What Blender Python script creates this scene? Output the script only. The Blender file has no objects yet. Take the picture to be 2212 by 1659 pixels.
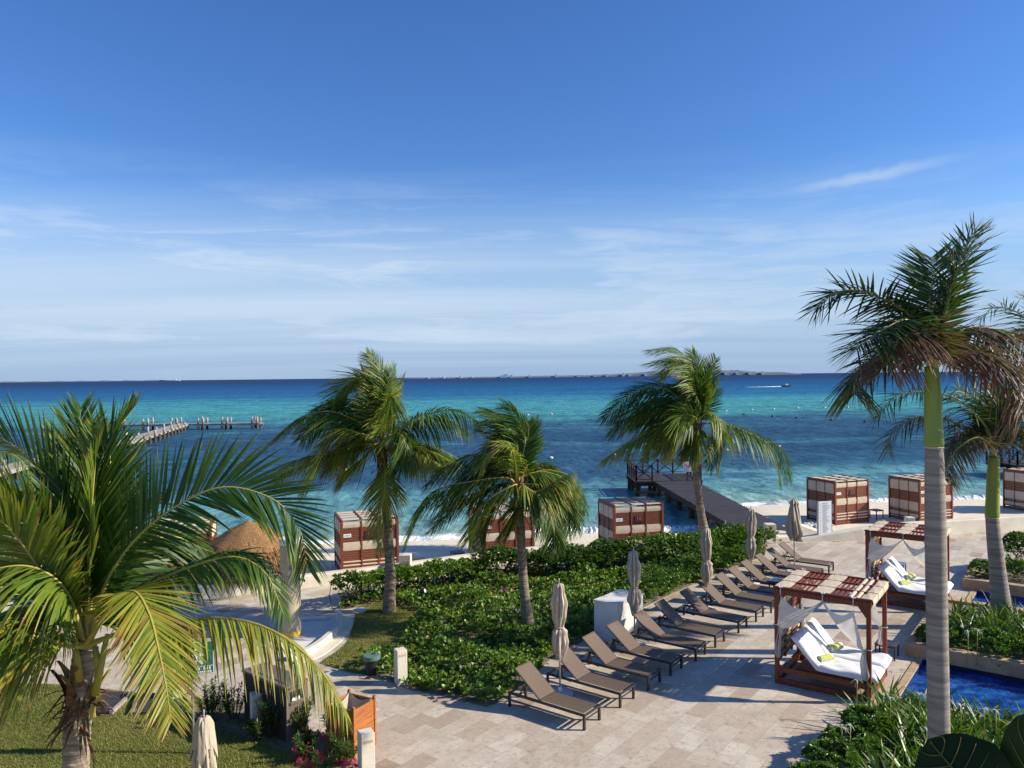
import bpy, math, random
import numpy as np
from mathutils import Vector, Matrix
R_ = random.Random(7)
rng = np.random.default_rng(11)
SC = bpy.context.scene
COL = SC.collection
rad = math.radians
# ------------------------------------------------------------------ camera, sky, sun, exposure
PW, PH, FPX, EYE = 2212, 1659, 1661.0, 7.3
PITCH, ROLL = rad(.562), rad(.636)
c_f = np.array([0, math.cos(PITCH), -math.sin(PITCH)])
_r0 = np.array([1., 0, 0]); _u0 = np.array([0, math.sin(PITCH), math.cos(PITCH)])
c_r = _r0*math.cos(ROLL)-_u0*math.sin(ROLL); c_u = _r0*math.sin(ROLL)+_u0*math.cos(ROLL)
cam = bpy.data.cameras.new('camera'); camo = bpy.data.objects.new('camera', cam); COL.objects.link(camo)
cam.sensor_width = 36; cam.lens = 36*FPX/PW; cam.clip_start = .05; cam.clip_end = 90000
camo.matrix_world = Matrix(((c_r[0], c_u[0], -c_f[0], 0), (c_r[1], c_u[1], -c_f[1], 0), (c_r[2], c_u[2], -c_f[2], EYE), (0, 0, 0, 1)))
SC.camera = camo
SUN_EL, SUN_AZ = rad(29), rad(-3)      # azimuth measured from +X towards +Y
S_DIR = Vector((math.cos(SUN_EL)*math.cos(SUN_AZ), math.cos(SUN_EL)*math.sin(SUN_AZ), math.sin(SUN_EL)))
sl = bpy.data.lights.new('sun', 'SUN'); sl.energy = 5.0; sl.angle = rad(.55); sl.color = (1, .91, .76)
so = bpy.data.objects.new('sun', sl); COL.objects.link(so); so.rotation_euler = S_DIR.to_track_quat('Z', 'Y').to_euler(); so.location = (30, 0, 40)
SC.view_settings.view_transform = 'Standard'; SC.view_settings.look = 'None'; SC.view_settings.gamma = 1
SC.view_settings.exposure = .55
SC.cycles.max_bounces = 6; SC.cycles.transparent_max_bounces = 12; SC.cycles.caustics_reflective = False; SC.cycles.caustics_refractive = False
wd = bpy.data.worlds.new('World'); SC.world = wd; wd.use_nodes = True
class NT:
    def __init__(s, t): s.t = t; s.n = t.nodes; s.n.clear()
    def a(s, typ, **k):
        n = s.n.new(typ)
        for q, v in k.items():
            if hasattr(n, q): setattr(n, q, v)
            else: raise KeyError(q)
        return n
    def l(s, o, i): s.t.links.new(o, i)
    def put(s, sock, v):
        if isinstance(v, bpy.types.NodeSocket): s.l(v, sock)
        elif v is not None: sock.default_value = v
    def math(s, op, a, b=None, c=None, clamp=False):
        n = s.a('ShaderNodeMath', operation=op, use_clamp=clamp)
        s.put(n.inputs[0], a); s.put(n.inputs[1], b)
        if c is not None: s.put(n.inputs[2], c)
        return n.outputs[0]
    def vm(s, op, a, b=None):
        n = s.a('ShaderNodeVectorMath', operation=op); s.put(n.inputs[0], a)
        if b is not None: s.put(n.inputs[1], b)
        return n.outputs[0]
    def mix(s, f, a, b, mode='MIX'):
        n = s.a('ShaderNodeMix', data_type='RGBA', blend_type=mode)
        s.put(n.inputs[0], f); s.put(n.inputs[6], c4(a)); s.put(n.inputs[7], c4(b)); return n.outputs[2]
    def noise(s, vec, scale, detail=4, rough=.55, dist=0., out=0):
        n = s.a('ShaderNodeTexNoise'); s.put(n.inputs['Vector'], vec); s.put(n.inputs['Scale'], scale)
        n.inputs['Detail'].default_value = detail; n.inputs['Roughness'].default_value = rough; n.inputs['Distortion'].default_value = dist
        return n.outputs[out]
    def ramp(s, f, stops, interp='LINEAR'):
        n = s.a('ShaderNodeValToRGB'); n.color_ramp.interpolation = interp; e = n.color_ramp.elements
        while len(e) < len(stops): e.new(.5)
        for q, (p, c) in zip(e, stops): q.position = p; q.color = c4(c if not isinstance(c, (int, float)) else (c, c, c))
        s.put(n.inputs[0], f); return n.outputs[0]
    def mapping(s, vec, loc=(0, 0, 0), rot=(0, 0, 0), sc=(1, 1, 1)):
        n = s.a('ShaderNodeMapping'); s.put(n.inputs[0], vec); n.inputs[1].default_value = loc; n.inputs[2].default_value = rot; n.inputs[3].default_value = sc
        return n.outputs[0]
    def mr(s, v, a, b, c=0., d=1.):
        n = s.a('ShaderNodeMapRange', interpolation_type='SMOOTHSTEP'); s.put(n.inputs[0], v)
        for i, q in enumerate((a, b, c, d)): n.inputs[i+1].default_value = q
        return n.outputs[0]
def c4(c):
    if isinstance(c, bpy.types.NodeSocket): return c
    return (*c, 1) if len(c) == 3 else c
def build_world():
    t = NT(wd.node_tree)
    sky = t.a('ShaderNodeTexSky', sky_type='NISHITA', sun_disc=False, sun_elevation=SUN_EL, sun_rotation=math.pi/2-SUN_AZ,
              altitude=0, air_density=1.0, dust_density=.35, ozone_density=2.2)
    tc = t.a('ShaderNodeTexCoord').outputs['Generated']
    sp = t.a('ShaderNodeSeparateXYZ'); t.l(tc, sp.inputs[0]); x, y, z = sp.outputs
    zz = t.math('MAXIMUM', z, .012)
    den = t.math('ADD', zz, .06)
    cb = t.a('ShaderNodeCombineXYZ'); t.l(t.math('DIVIDE', x, den), cb.inputs[0]); t.l(t.math('DIVIDE', y, den), cb.inputs[1])
    pl = cb.outputs[0]
    # thin cirrus sheets: long streaks, stretched along one wind direction
    m1 = t.mapping(pl, (3.1, 1.7, 0), (0, 0, rad(12)), (.16, .62, 1))
    n1 = t.noise(m1, 1.5, 7, .6, .9)
    m2 = t.mapping(pl, (-4, 9, 0), (0, 0, rad(-8)), (.05, .5, 1))
    n2 = t.noise(m2, 1.6, 5, .55, .4)
    den1 = t.math('MULTIPLY', t.mr(n1, .36, .70), t.mr(n2, .30, .62))
    left = t.mr(x, .55, -.25, .3, 1.0)
    band = t.math('MULTIPLY', t.mr(z, .0, .07), t.mr(z, .30, .13))
    hi = t.math('MULTIPLY', t.mr(n1, .66, .86), t.mr(z, .5, .3, 0, .3))
    cl = t.math('ADD', t.math('MULTIPLY', t.math('MULTIPLY', den1, left), t.math('MULTIPLY', band, 1.9)), hi, clamp=True)
    veil = t.math('MULTIPLY', t.math('MULTIPLY', t.mr(z, .27, .10), t.mr(z, -.02, .09, .25, 1)), t.math('MULTIPLY', t.mr(n2, .2, .7, .3, 1.), t.mr(x, .6, -.3, .5, .95)))
    # feathery sheet low in the sky: drawn-out wisps bent by the wind, thicker on the left
    m3 = t.mapping(tc, (4.7, .9, 2.3), (rad(3), rad(-6), 0), (1.7, 1.7, 13.)); wv = t.noise(m3, .8, 4, .6, 0, 1)
    m4 = t.vm('ADD', m3, t.vm('MULTIPLY', wv, (1.1, .5, 1.3))); n3 = t.noise(m4, 1.1, 9, .63, .3); n4 = t.noise(t.mapping(tc, (7, 1, 0), (0, rad(-9), 0), (1.5, 1.5, 5)), 1.2, 4, .6)
    sh = t.math('MULTIPLY', t.math('MULTIPLY', t.mr(n3, .33, .60), t.mr(n4, .24, .48)), t.math('MULTIPLY', t.mr(z, .015, .06), t.mr(z, .28, .11)))
    sh = t.math('MULTIPLY', sh, t.mr(x, .5, -.05, .72, 1.2), clamp=True); sh = t.math('MULTIPLY', sh, t.mr(t.noise(m4, 3.2, 6, .7), .28, .66, .58, 1.))
    cl2 = t.math('MAXIMUM', t.math('MAXIMUM', t.math('MULTIPLY', cl, .45), sh), veil)
    # one small bright streak in the upper right and a faint long one
    def streak(x0, z0, ang, L, w, st):
        dx = t.math('SUBTRACT', x, x0); dz = t.math('SUBTRACT', z, z0)
        a = t.math('ADD', t.math('MULTIPLY', dx, math.cos(ang)), t.math('MULTIPLY', dz, math.sin(ang)))
        b = t.math('SUBTRACT', t.math('MULTIPLY', dz, math.cos(ang)), t.math('MULTIPLY', dx, math.sin(ang)))
        q = t.noise(tc, 30, 5, .65)
        b = t.math('ADD', b, t.math('MULTIPLY', t.math('SUBTRACT', q, .5), w*2.2))
        g = t.math('ADD', t.math('POWER', t.math('DIVIDE', a, L), 2), t.math('POWER', t.math('DIVIDE', b, w), 2))
        return t.math('MULTIPLY', t.math('POWER', 2.718, t.math('MULTIPLY', g, -1)), st)
    for s_ in ((.405, .224, rad(6), .075, .007, .6), (-.19, .212, rad(10), .15, .009, .12), (.30, .14, rad(5), .18, .02, .18)):
        cl2 = t.math('MAXIMUM', cl2, streak(*s_))
    hs = t.a('ShaderNodeHueSaturation'); hs.inputs['Hue'].default_value = .515; hs.inputs['Saturation'].default_value = 1.12; hs.inputs['Value'].default_value = 1
    t.l(sky.outputs[0], hs.inputs['Color'])
    base = t.mix(1., hs.outputs[0], (.66, 1.06, 1.38), 'MULTIPLY')
    base = t.mix(t.mr(z, .21, .02, 0, .88), base, (2.6, 3.8, 5.9))          # clear-air horizon: pale violet blue
    out = t.mix(t.math('MULTIPLY', cl2, .86), base, (5.4, 6.5, 7.9))
    bg = t.a('ShaderNodeBackground'); bg.inputs[1].default_value = .08; t.l(out, bg.inputs[0])
    o = t.a('ShaderNodeOutputWorld'); t.l(bg.outputs[0], o.inputs[0])
build_world()
# ------------------------------------------------------------------ places: a pixel of the photograph to a point of the ground
def ray(px, py): return c_f+c_r*(px-PW/2)/FPX-c_u*(py-PH/2)/FPX
def G(px, py, z=0.):
    d = ray(px, py); return np.array([0, 0, EYE])+d*((z-EYE)/d[2])
def A(px, py, Y):
    d = ray(px, py); return np.array([0, 0, EYE])+d*(Y/d[1])
TH = rad(-37.5); UU = np.array([math.cos(TH), math.sin(TH)]); VV = np.array([-UU[1], UU[0]])
def UVp(u, v, z=0.): return np.array([*(UU*u+VV*v), z])
# ------------------------------------------------------------------ materials
MATS = {}
def pm(name, col, rough=.6, col2=None, vs=6., bump=0., bs=40., spec=.5, stretch=(1, 1, 1), contrast=(.35, .65), rot=(0, 0, 0), sheen=0, metal=0., trans=0.):
    m = bpy.data.materials.new(name); m.use_nodes = True; t = NT(m.node_tree); MATS[name] = m
    b = t.a('ShaderNodeBsdfPrincipled'); b.inputs['Roughness'].default_value = rough; b.inputs['Specular IOR Level'].default_value = spec; b.inputs['Metallic'].default_value = metal
    tc = t.a('ShaderNodeTexCoord').outputs['Object']; mp = t.mapping(tc, rot=rot, sc=stretch)
    if col2 is not None:
        f = t.ramp(t.noise(mp, vs, 5, .6), [(contrast[0], 0.), (contrast[1], 1.)])
        t.l(t.mix(f, col, col2), b.inputs['Base Color'])
    else: b.inputs['Base Color'].default_value = c4(col)
    if bump:
        bn = t.a('ShaderNodeBump'); bn.inputs['Strength'].default_value = bump; bn.inputs['Distance'].default_value = .02
        t.l(t.noise(mp, bs, 4, .6), bn.inputs['Height']); t.l(bn.outputs[0], b.inputs['Normal'])
    o = t.a('ShaderNodeOutputMaterial'); s = b.outputs[0]
    if trans:
        tr = t.a('ShaderNodeBsdfTranslucent'); tr.inputs[0].default_value = c4(col); mx = t.a('ShaderNodeMixShader'); mx.inputs[0].default_value = trans
        t.l(s, mx.inputs[1]); t.l(tr.outputs[0], mx.inputs[2]); s = mx.outputs[0]
    t.l(s, o.inputs[0]); return m
def leafmat(name, stops, rough=.4, trans=.3, spec=.5):
    m = bpy.data.materials.new(name); m.use_nodes = True; t = NT(m.node_tree); MATS[name] = m
    at = t.a('ShaderNodeAttribute', attribute_name='tint'); c = t.ramp(at.outputs['Fac'], stops); spec = spec*.75
    tc = t.a('ShaderNodeTexCoord').outputs['Object']
    c = t.mix(t.mr(t.noise(tc, 9, 3), .3, .7, 0, .35), c, t.mix(1., c, (.62, .62, .62), 'MULTIPLY'))
    b = t.a('ShaderNodeBsdfPrincipled'); b.inputs['Roughness'].default_value = rough; b.inputs['Specular IOR Level'].default_value = spec; t.l(c, b.inputs['Base Color'])
    tr = t.a('ShaderNodeBsdfTranslucent'); t.l(t.mix(1., c, (1.25, 1.3, .7), 'MULTIPLY'), tr.inputs[0])
    mx = t.a('ShaderNodeMixShader'); mx.inputs[0].default_value = trans; t.l(b.outputs[0], mx.inputs[1]); t.l(tr.outputs[0], mx.inputs[2])
    o = t.a('ShaderNodeOutputMaterial'); t.l(mx.outputs[0], o.inputs[0]); return m
pm('teak', (.25, .058, .024), .5, (.15, .036, .017), 5, .25, 60, .35, (1, 1, 8))
pm('teak_flat', (.24, .058, .024), .5, (.14, .035, .016), 4, .25, 50, .35, (6, 6, 1))
pm('lining', (.36, .26, .175), .9, (.28, .20, .135), 5, 0, 10, .2)
pm('canvas', (.61, .515, .385), .85, (.53, .44, .32), 3, .3, 14, .2)
pm('white_cloth', (.80, .80, .80), .9, (.72, .72, .73), 2, .25, 7, .1)
pm('curtain_cloth', (.82, .79, .73), .9, (.74, .71, .65), 3, .2, 20, .1, trans=.38)
pm('umbrella_cloth', (.50, .42, .325), .9, (.42, .35, .265), 5, .3, 30, .1)
pm('dark_alu', (.026, .021, .018), .45, (.04, .032, .027), 12, 0, 40, .5)
pm('sling', (.145, .102, .068), .6, (.115, .081, .053), 60, .25, 300, .35)
pm('steel', (.45, .45, .44), .35, (.36, .36, .36), 8, 0, 40, .5, metal=.6)
pm('cream_stucco', (.72, .655, .53), .85, (.60, .535, .42), 1.2, .3, 25, .25)
pm('white_stucco', (.72, .70, .66), .85, (.61, .59, .55), 1.5, .25, 30, .25)
pm('shower_stucco', (.50, .42, .28), .8, (.40, .33, .22), 2.2, .3, 22, .25)
pm('sand', (.78, .69, .54), .95, (.66, .57, .43), 1.3, 1.0, 3.2, .1, contrast=(.3, .7))
pm('soil', (.13, .10, .07), .95, (.30, .25, .18), 2.5, .8, 12, .1)
pm('pier_wood', (.062, .056, .058), .7, (.034, .030, .032), 3, .4, 14, .3, (.4, 6, 1))
pm('pier_red', (.10, .035, .02), .7, (.045, .018, .012), 4, .4, 20, .3, (3, 3, .6))
pm('pile_wood', (.13, .095, .065), .9, (.045, .033, .026), 2, .6, 20, .15, (4, 4, .6))
pm('grey_wood', (.42, .38, .33), .9, (.27, .24, .21), 3, .5, 20, .15)
pm('thatch', (.42, .25, .115), .9, (.15, .075, .03), 26, .8, 30, .15, (1, 1, .3), trans=.1)
pm('bin_brown', (.022, .017, .016), .55, (.032, .026, .024), 6, .2, 40, .4)
pm('bin_top', (.16, .13, .12), .6, (.12, .10, .09), 6, .2, 40, .4)
pm('bin_door', (.17, .12, .095), .6, (.13, .09, .07), 5, .2, 40, .4, (6, 6, .6))
pm('orange_wood', (.46, .165, .045), .5, (.27, .08, .022), 3.5, .3, 40, .35, (.5, .5, 7))
pm('coco_trunk', (.34, .275, .20), .95, (.15, .115, .08), 2.5, 1.0, 14, .15, (.8, .8, 9))
pm('coco_trunk_pale', (.50, .41, .30), .95, (.26, .20, .14), 2.5, 1.0, 14, .15, (.8, .8, 9))
pm('coco_fiber', (.30, .165, .08), .95, (.13, .07, .035), 8, .8, 30, .1, (3, 3, 1))
pm('royal_trunk', (.34, .30, .25), .9, (.20, .175, .145), 1.6, .6, 10, .2, (.45, .45, 6.5), contrast=(.40, .62))
pm('crownshaft', (.27, .34, .03), .38, (.18, .25, .022), 1.5, .1, 10, .5, (3, 3, .5))
pm('petiole', (.33, .32, .05), .5, (.42, .30, .06), 5, 0, 10, .4)
pm('stem_bark', (.11, .08, .055), .9, (.06, .04, .03), 10, .5, 30, .2)
pm('tan_stone', (.50, .375, .22), .8, (.37, .26, .145), 3, .35, 18, .25)
pm('pool_tile', (.008, .028, .13), .3, (.012, .05, .22), 14, 0, 10, .5)
pm('grey_table', (.05, .05, .055), .35, (.03, .03, .034), 9, 0, 10, .5)
pm('glass_table', (.10, .13, .19), .08, None, 9, 0, 10, .8)
pm('sign_white', (.78, .80, .82), .5); pm('sign_ink', (.25, .27, .30), .6); pm('sign_green', (.01, .16, .085), .5); pm('sign_red', (.55, .03, .03), .5)
pm('number_red', (.62, .055, .03), .5); pm('plate_dark', (.035, .010, .007), .6)
pm('buoy_white', (.75, .68, .60), .5, (.7, .35, .2), 3, 0, 10); pm('buoy_dark', (.03, .03, .03), .6)
pm('towel_white', (.78, .79, .74), .95, None); pm('towel_green', (.45, .50, .10), .95, (.52, .56, .2), 20, .5, 60)
pm('pink_petal', (.78, .12, .18), .6, (.62, .05, .12), 20, 0, 10, .3, trans=.3); pm('white_petal', (.8, .82, .75), .6, None, trans=.3); pm('violet_petal', (.30, .09, .30), .6, None, trans=.2)
pm('emblem_pink', (.72, .50, .52), .9); pm('lid_green', (.10, .17, .14), .6); pm('black_plastic', (.012, .012, .013), .5); pm('yellow_paint', (.75, .45, .04), .5); pm('blue_tag', (.06, .13, .38), .4)
pm('rock_white', (.62, .60, .55), .9, (.45, .43, .39), 5, .6, 14)
pm('island_hazed', (.15, .185, .22), .95, (.12, .15, .185), .004); pm('island_wall', (.85, .85, .85), .9)  # island scrub with blue distance haze painted into its colour
pm('wake_foam', (.85, .88, .9), .8, (.75, .8, .85), 2)
pm('croton_vein', (.085, .075, .010), .8); pm('croton_leaf', (.012, .024, .008), .75, (.018, .035, .008), 9, 0, 10, .1)
pm('foam', (.82, .84, .82), .9, (.7, .74, .74), 3, .6, 6)
CO = [(0, (.026, .068, .010)), (.3, (.075, .15, .018)), (.5, (.16, .235, .028)), (.7, (.36, .34, .045)), (.85, (.36, .22, .055)), (1., (.17, .09, .042))]
leafmat('palm_leaf', CO, .44, .34, .4)
leafmat('royal_leaf', [(0, (.014, .035, .010)), (.35, (.032, .075, .014)), (.6, (.085, .14, .02)), (.78, (.17, .11, .06)), (1., (.13, .075, .045))], .45, .22)
leafmat('hedge_leaf', [(0, (.035, .10, .012)), (.5, (.09, .20, .02)), (1., (.25, .35, .035))], .38, .35)
leafmat('vine_leaf', [(0, (.045, .12, .016)), (.5, (.125, .245, .028)), (.9, (.28, .36, .05)), (1., (.36, .28, .06))], .38, .35)
leafmat('lily_leaf', [(0, (.034, .09, .012)), (.5, (.10, .20, .02)), (.85, (.23, .31, .03)), (1., (.42, .38, .06))], .38, .35)
leafmat('oleander_leaf', [(0, (.035, .075, .015)), (.5, (.10, .17, .025)), (1., (.21, .28, .05))], .4, .3)
leafmat('grass_blade', [(0, (.10, .125, .02)), (.5, (.20, .215, .04)), (.85, (.29, .28, .075)), (1., (.30, .24, .10))], .6, .25)
def special_mats():
    # travertine paving: rows of long tiles set on the terrace's own axis
    m = bpy.data.materials.new('travertine'); m.use_nodes = True; t = NT(m.node_tree); MATS['travertine'] = m
    tc = t.a('ShaderNodeTexCoord').outputs['Object']; mp = t.mapping(tc, rot=(0, 0, rad(37.5-90)))
    br = t.a('ShaderNodeTexBrick', offset=.37); t.l(mp, br.inputs['Vector']); br.inputs['Scale'].default_value = 1
    for k, v in (('Color1', (.0, .0, .0, 1)), ('Color2', (1, 1, 1, 1)), ('Mortar', (.5, .5, .5, 1)), ('Mortar Size', .006), ('Mortar Smooth', .2), ('Bias', -.1), ('Brick Width', .92), ('Row Height', .42)): br.inputs[k].default_value = v
    tile = t.ramp(br.outputs['Color'], [(0, (.61, .54, .435)), (.35, (.56, .485, .38)), (.70, (.49, .405, .305)), (.86, (.335, .255, .175)), (1., (.28, .205, .14))])
    n1 = t.noise(tc, 2.2, 6, .65, .6); n2 = t.noise(mp, 9, 5, .7, .8)
    c = t.mix(t.mr(n1, .38, .66, 0, .65), tile, (.43, .355, .27)); c = t.mix(t.mr(n2, .52, .66, 0, .6), c, (.31, .245, .18)); c = t.mix(t.mr(n2, .46, .3, 0, .5), c, (.60, .52, .42))
    n3 = t.noise(tc, .55, 5, .65, .8); c = t.mix(t.mr(n3, .52, .75, 0, .5), c, t.mix(1., c, (.66, .62, .58), 'MULTIPLY')); c = t.mix(t.mr(t.noise(tc, 14, 4, .7), .66, .78, 0, .5), c, (.20, .16, .115))
    c = t.mix(t.math('MULTIPLY', br.outputs['Fac'], .4), c, (.22, .17, .125))
    b = t.a('ShaderNodeBsdfPrincipled'); t.l(c, b.inputs['Base Color']); b.inputs['Roughness'].default_value = .62; b.inputs['Specular IOR Level'].default_value = .3
    bn = t.a('ShaderNodeBump'); bn.inputs['Strength'].default_value = .25; bn.inputs['Distance'].default_value = .01; t.l(t.math('SUBTRACT', t.noise(tc, 30, 5, .6), br.outputs['Fac']), bn.inputs['Height']); t.l(bn.outputs[0], b.inputs['Normal'])
    t.l(b.outputs[0], t.a('ShaderNodeOutputMaterial').inputs[0])
    # pale concrete path
    m = bpy.data.materials.new('lawn'); m.use_nodes = True; t = NT(m.node_tree); MATS['lawn'] = m
    tc = t.a('ShaderNodeTexCoord').outputs['Object']
    c = t.mix(t.mr(t.noise(tc, .9, 5, .6), .35, .68), (.165, .18, .034), (.27, .245, .07)); c = t.mix(t.mr(t.noise(tc, 1.7, 5, .7, .5), .60, .74, 0, .7), c, (.22, .165, .085)); c = t.mix(t.mr(t.noise(tc, 40, 3), .3, .7, 0, .5), c, (.035, .055, .010))
    b = t.a('ShaderNodeBsdfPrincipled'); t.l(c, b.inputs['Base Color']); b.inputs['Roughness'].default_value = .95; b.inputs['Specular IOR Level'].default_value = .1
    bn = t.a('ShaderNodeBump'); bn.inputs['Strength'].default_value = .8; bn.inputs['Distance'].default_value = .02; t.l(t.noise(tc, 60, 3), bn.inputs['Height']); t.l(bn.outputs[0], b.inputs['Normal'])
    t.l(b.outputs[0], t.a('ShaderNodeOutputMaterial').inputs[0])
    # sea: colour by distance from the shore (depth and weed beds), ripples, foam at the edge
    m = bpy.data.materials.new('sea_water'); m.use_nodes = True; t = NT(m.node_tree); MATS['sea_water'] = m
    at = t.a('ShaderNodeAttribute', attribute_name='tint').outputs['Fac']
    tc = t.a('ShaderNodeTexCoord').outputs['Object']
    lg = t.math('DIVIDE', t.math('LOGARITHM', t.math('ADD', t.math('MAXIMUM', at, 0.), 1.), 10.), 4.6)
    mA = t.mapping(tc, sc=(.012, .055, 1)); nA = t.noise(mA, 1., 5, .6, .3)
    far = t.mr(lg, .2, .42)
    lg2 = t.math('ADD', lg, t.math('MULTIPLY', t.math('SUBTRACT', nA, .5), t.math('MULTIPLY', far, .10)))
    c = t.ramp(lg2, [(0, (.42, .46, .38)), (.09, (.21, .34, .31)), (.19, (.115, .27, .275)), (.27, (.095, .255, .285)), (.30, (.024, .088, .155)), (.38, (.019, .066, .132)), (.425, (.026, .09, .165)),
                     (.452, (.055, .25, .27)), (.50, (.055, .27, .31)), (.535, (.018, .14, .27)), (.60, (.010, .090, .235)), (.655, (.008, .062, .17)), (.70, (.013, .042, .12)), (1., (.015, .042, .115))])
    mB = t.mapping(tc, sc=(.03, .11, 1)); nB = t.noise(mB, 1., 5, .62, .6)
    w1 = t.math('MULTIPLY', t.math('MULTIPLY', t.mr(lg, .29, .33), t.mr(lg, .455, .42)), t.mr(nB, .52, .66, 0, .8)); c = t.mix(w1, c, (.045, .19, .23))
    w2 = t.math('MULTIPLY', t.math('MULTIPLY', t.mr(lg, .19, .25), t.mr(lg, .32, .28)), t.mr(nB, .50, .62, 0, .85)); c = t.mix(w2, c, (.025, .10, .18))
    mC = t.mapping(tc, sc=(.006, .03, 1)); nC = t.noise(mC, 1., 4, .6)
    w3 = t.math('MULTIPLY', t.mr(lg, .5, .56), t.mr(nC, .54, .66, 0, .75)); c = t.mix(w3, c, (.008, .06, .16))
    # foam
    mF = t.mapping(tc, sc=(.5, 1.2, 1)); nF = t.noise(mF, 1., 6, .7); nG = t.noise(tc, 3.5, 5, .7)
    dd = t.math('ADD', at, t.math('MULTIPLY', t.math('SUBTRACT', nF, .5), 2.6))
    fo = t.math('MULTIPLY', t.mr(dd, 1.35, .55), t.mr(nG, .32, .55))
    c = t.mix(fo, c, (.80, .82, .80))
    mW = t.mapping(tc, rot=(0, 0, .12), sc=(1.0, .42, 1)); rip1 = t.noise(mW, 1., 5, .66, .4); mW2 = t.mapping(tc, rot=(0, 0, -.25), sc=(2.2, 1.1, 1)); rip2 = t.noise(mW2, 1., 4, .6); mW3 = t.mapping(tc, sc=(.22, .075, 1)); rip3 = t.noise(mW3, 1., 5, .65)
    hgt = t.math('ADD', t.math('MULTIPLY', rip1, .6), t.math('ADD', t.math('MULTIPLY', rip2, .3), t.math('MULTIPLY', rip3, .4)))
    c = t.mix(t.mr(hgt, .66, .80, 0, 1.), c, t.mix(1., c, (1.7, 1.6, 1.5), 'MULTIPLY')); c = t.mix(t.mr(hgt, .66, .54, 0, 1.), c, t.mix(1., c, (.42, .5, .6), 'MULTIPLY'))  # sky glints and dark troughs of the ripples painted into the water colour
    bn = t.a('ShaderNodeBump'); bn.inputs['Strength'].default_value = .55; bn.inputs['Distance'].default_value = .35; t.l(hgt, bn.inputs['Height'])
    df = t.a('ShaderNodeBsdfDiffuse'); t.l(c, df.inputs[0]); t.l(bn.outputs[0], df.inputs['Normal']); gl = t.a('ShaderNodeBsdfGlossy'); gl.inputs['Roughness'].default_value = .22; t.l(bn.outputs[0], gl.inputs['Normal'])
    mx = t.a('ShaderNodeMixShader'); mx.inputs[0].default_value = .07; t.l(df.outputs[0], mx.inputs[1]); t.l(gl.outputs[0], mx.inputs[2])
    t.l(mx.outputs[0], t.a('ShaderNodeOutputMaterial').inputs[0])
    # swimming pool
    m = bpy.data.materials.new('pool_water'); m.use_nodes = True; t = NT(m.node_tree); MATS['pool_water'] = m
    tc = t.a('ShaderNodeTexCoord').outputs['Object']; n1 = t.noise(tc, 2.4, 4, .6, 1.2); n2 = t.noise(tc, 9, 3, .6, 1.)
    c = t.ramp(t.math('ADD', t.math('MULTIPLY', n1, .7), t.math('MULTIPLY', n2, .3)), [(.34, (.003, .016, .09)), (.47, (.005, .045, .22)), (.57, (.012, .10, .36)), (.68, (.05, .2, .45))])
    bn = t.a('ShaderNodeBump'); bn.inputs['Strength'].default_value = .35; bn.inputs['Distance'].default_value = .05; t.l(n1, bn.inputs['Height'])
    b = t.a('ShaderNodeBsdfPrincipled'); t.l(c, b.inputs['Base Color']); b.inputs['Roughness'].default_value = .06; t.l(bn.outputs[0], b.inputs['Normal'])
    t.l(b.outputs[0], t.a('ShaderNodeOutputMaterial').inputs[0])
special_mats()
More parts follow.
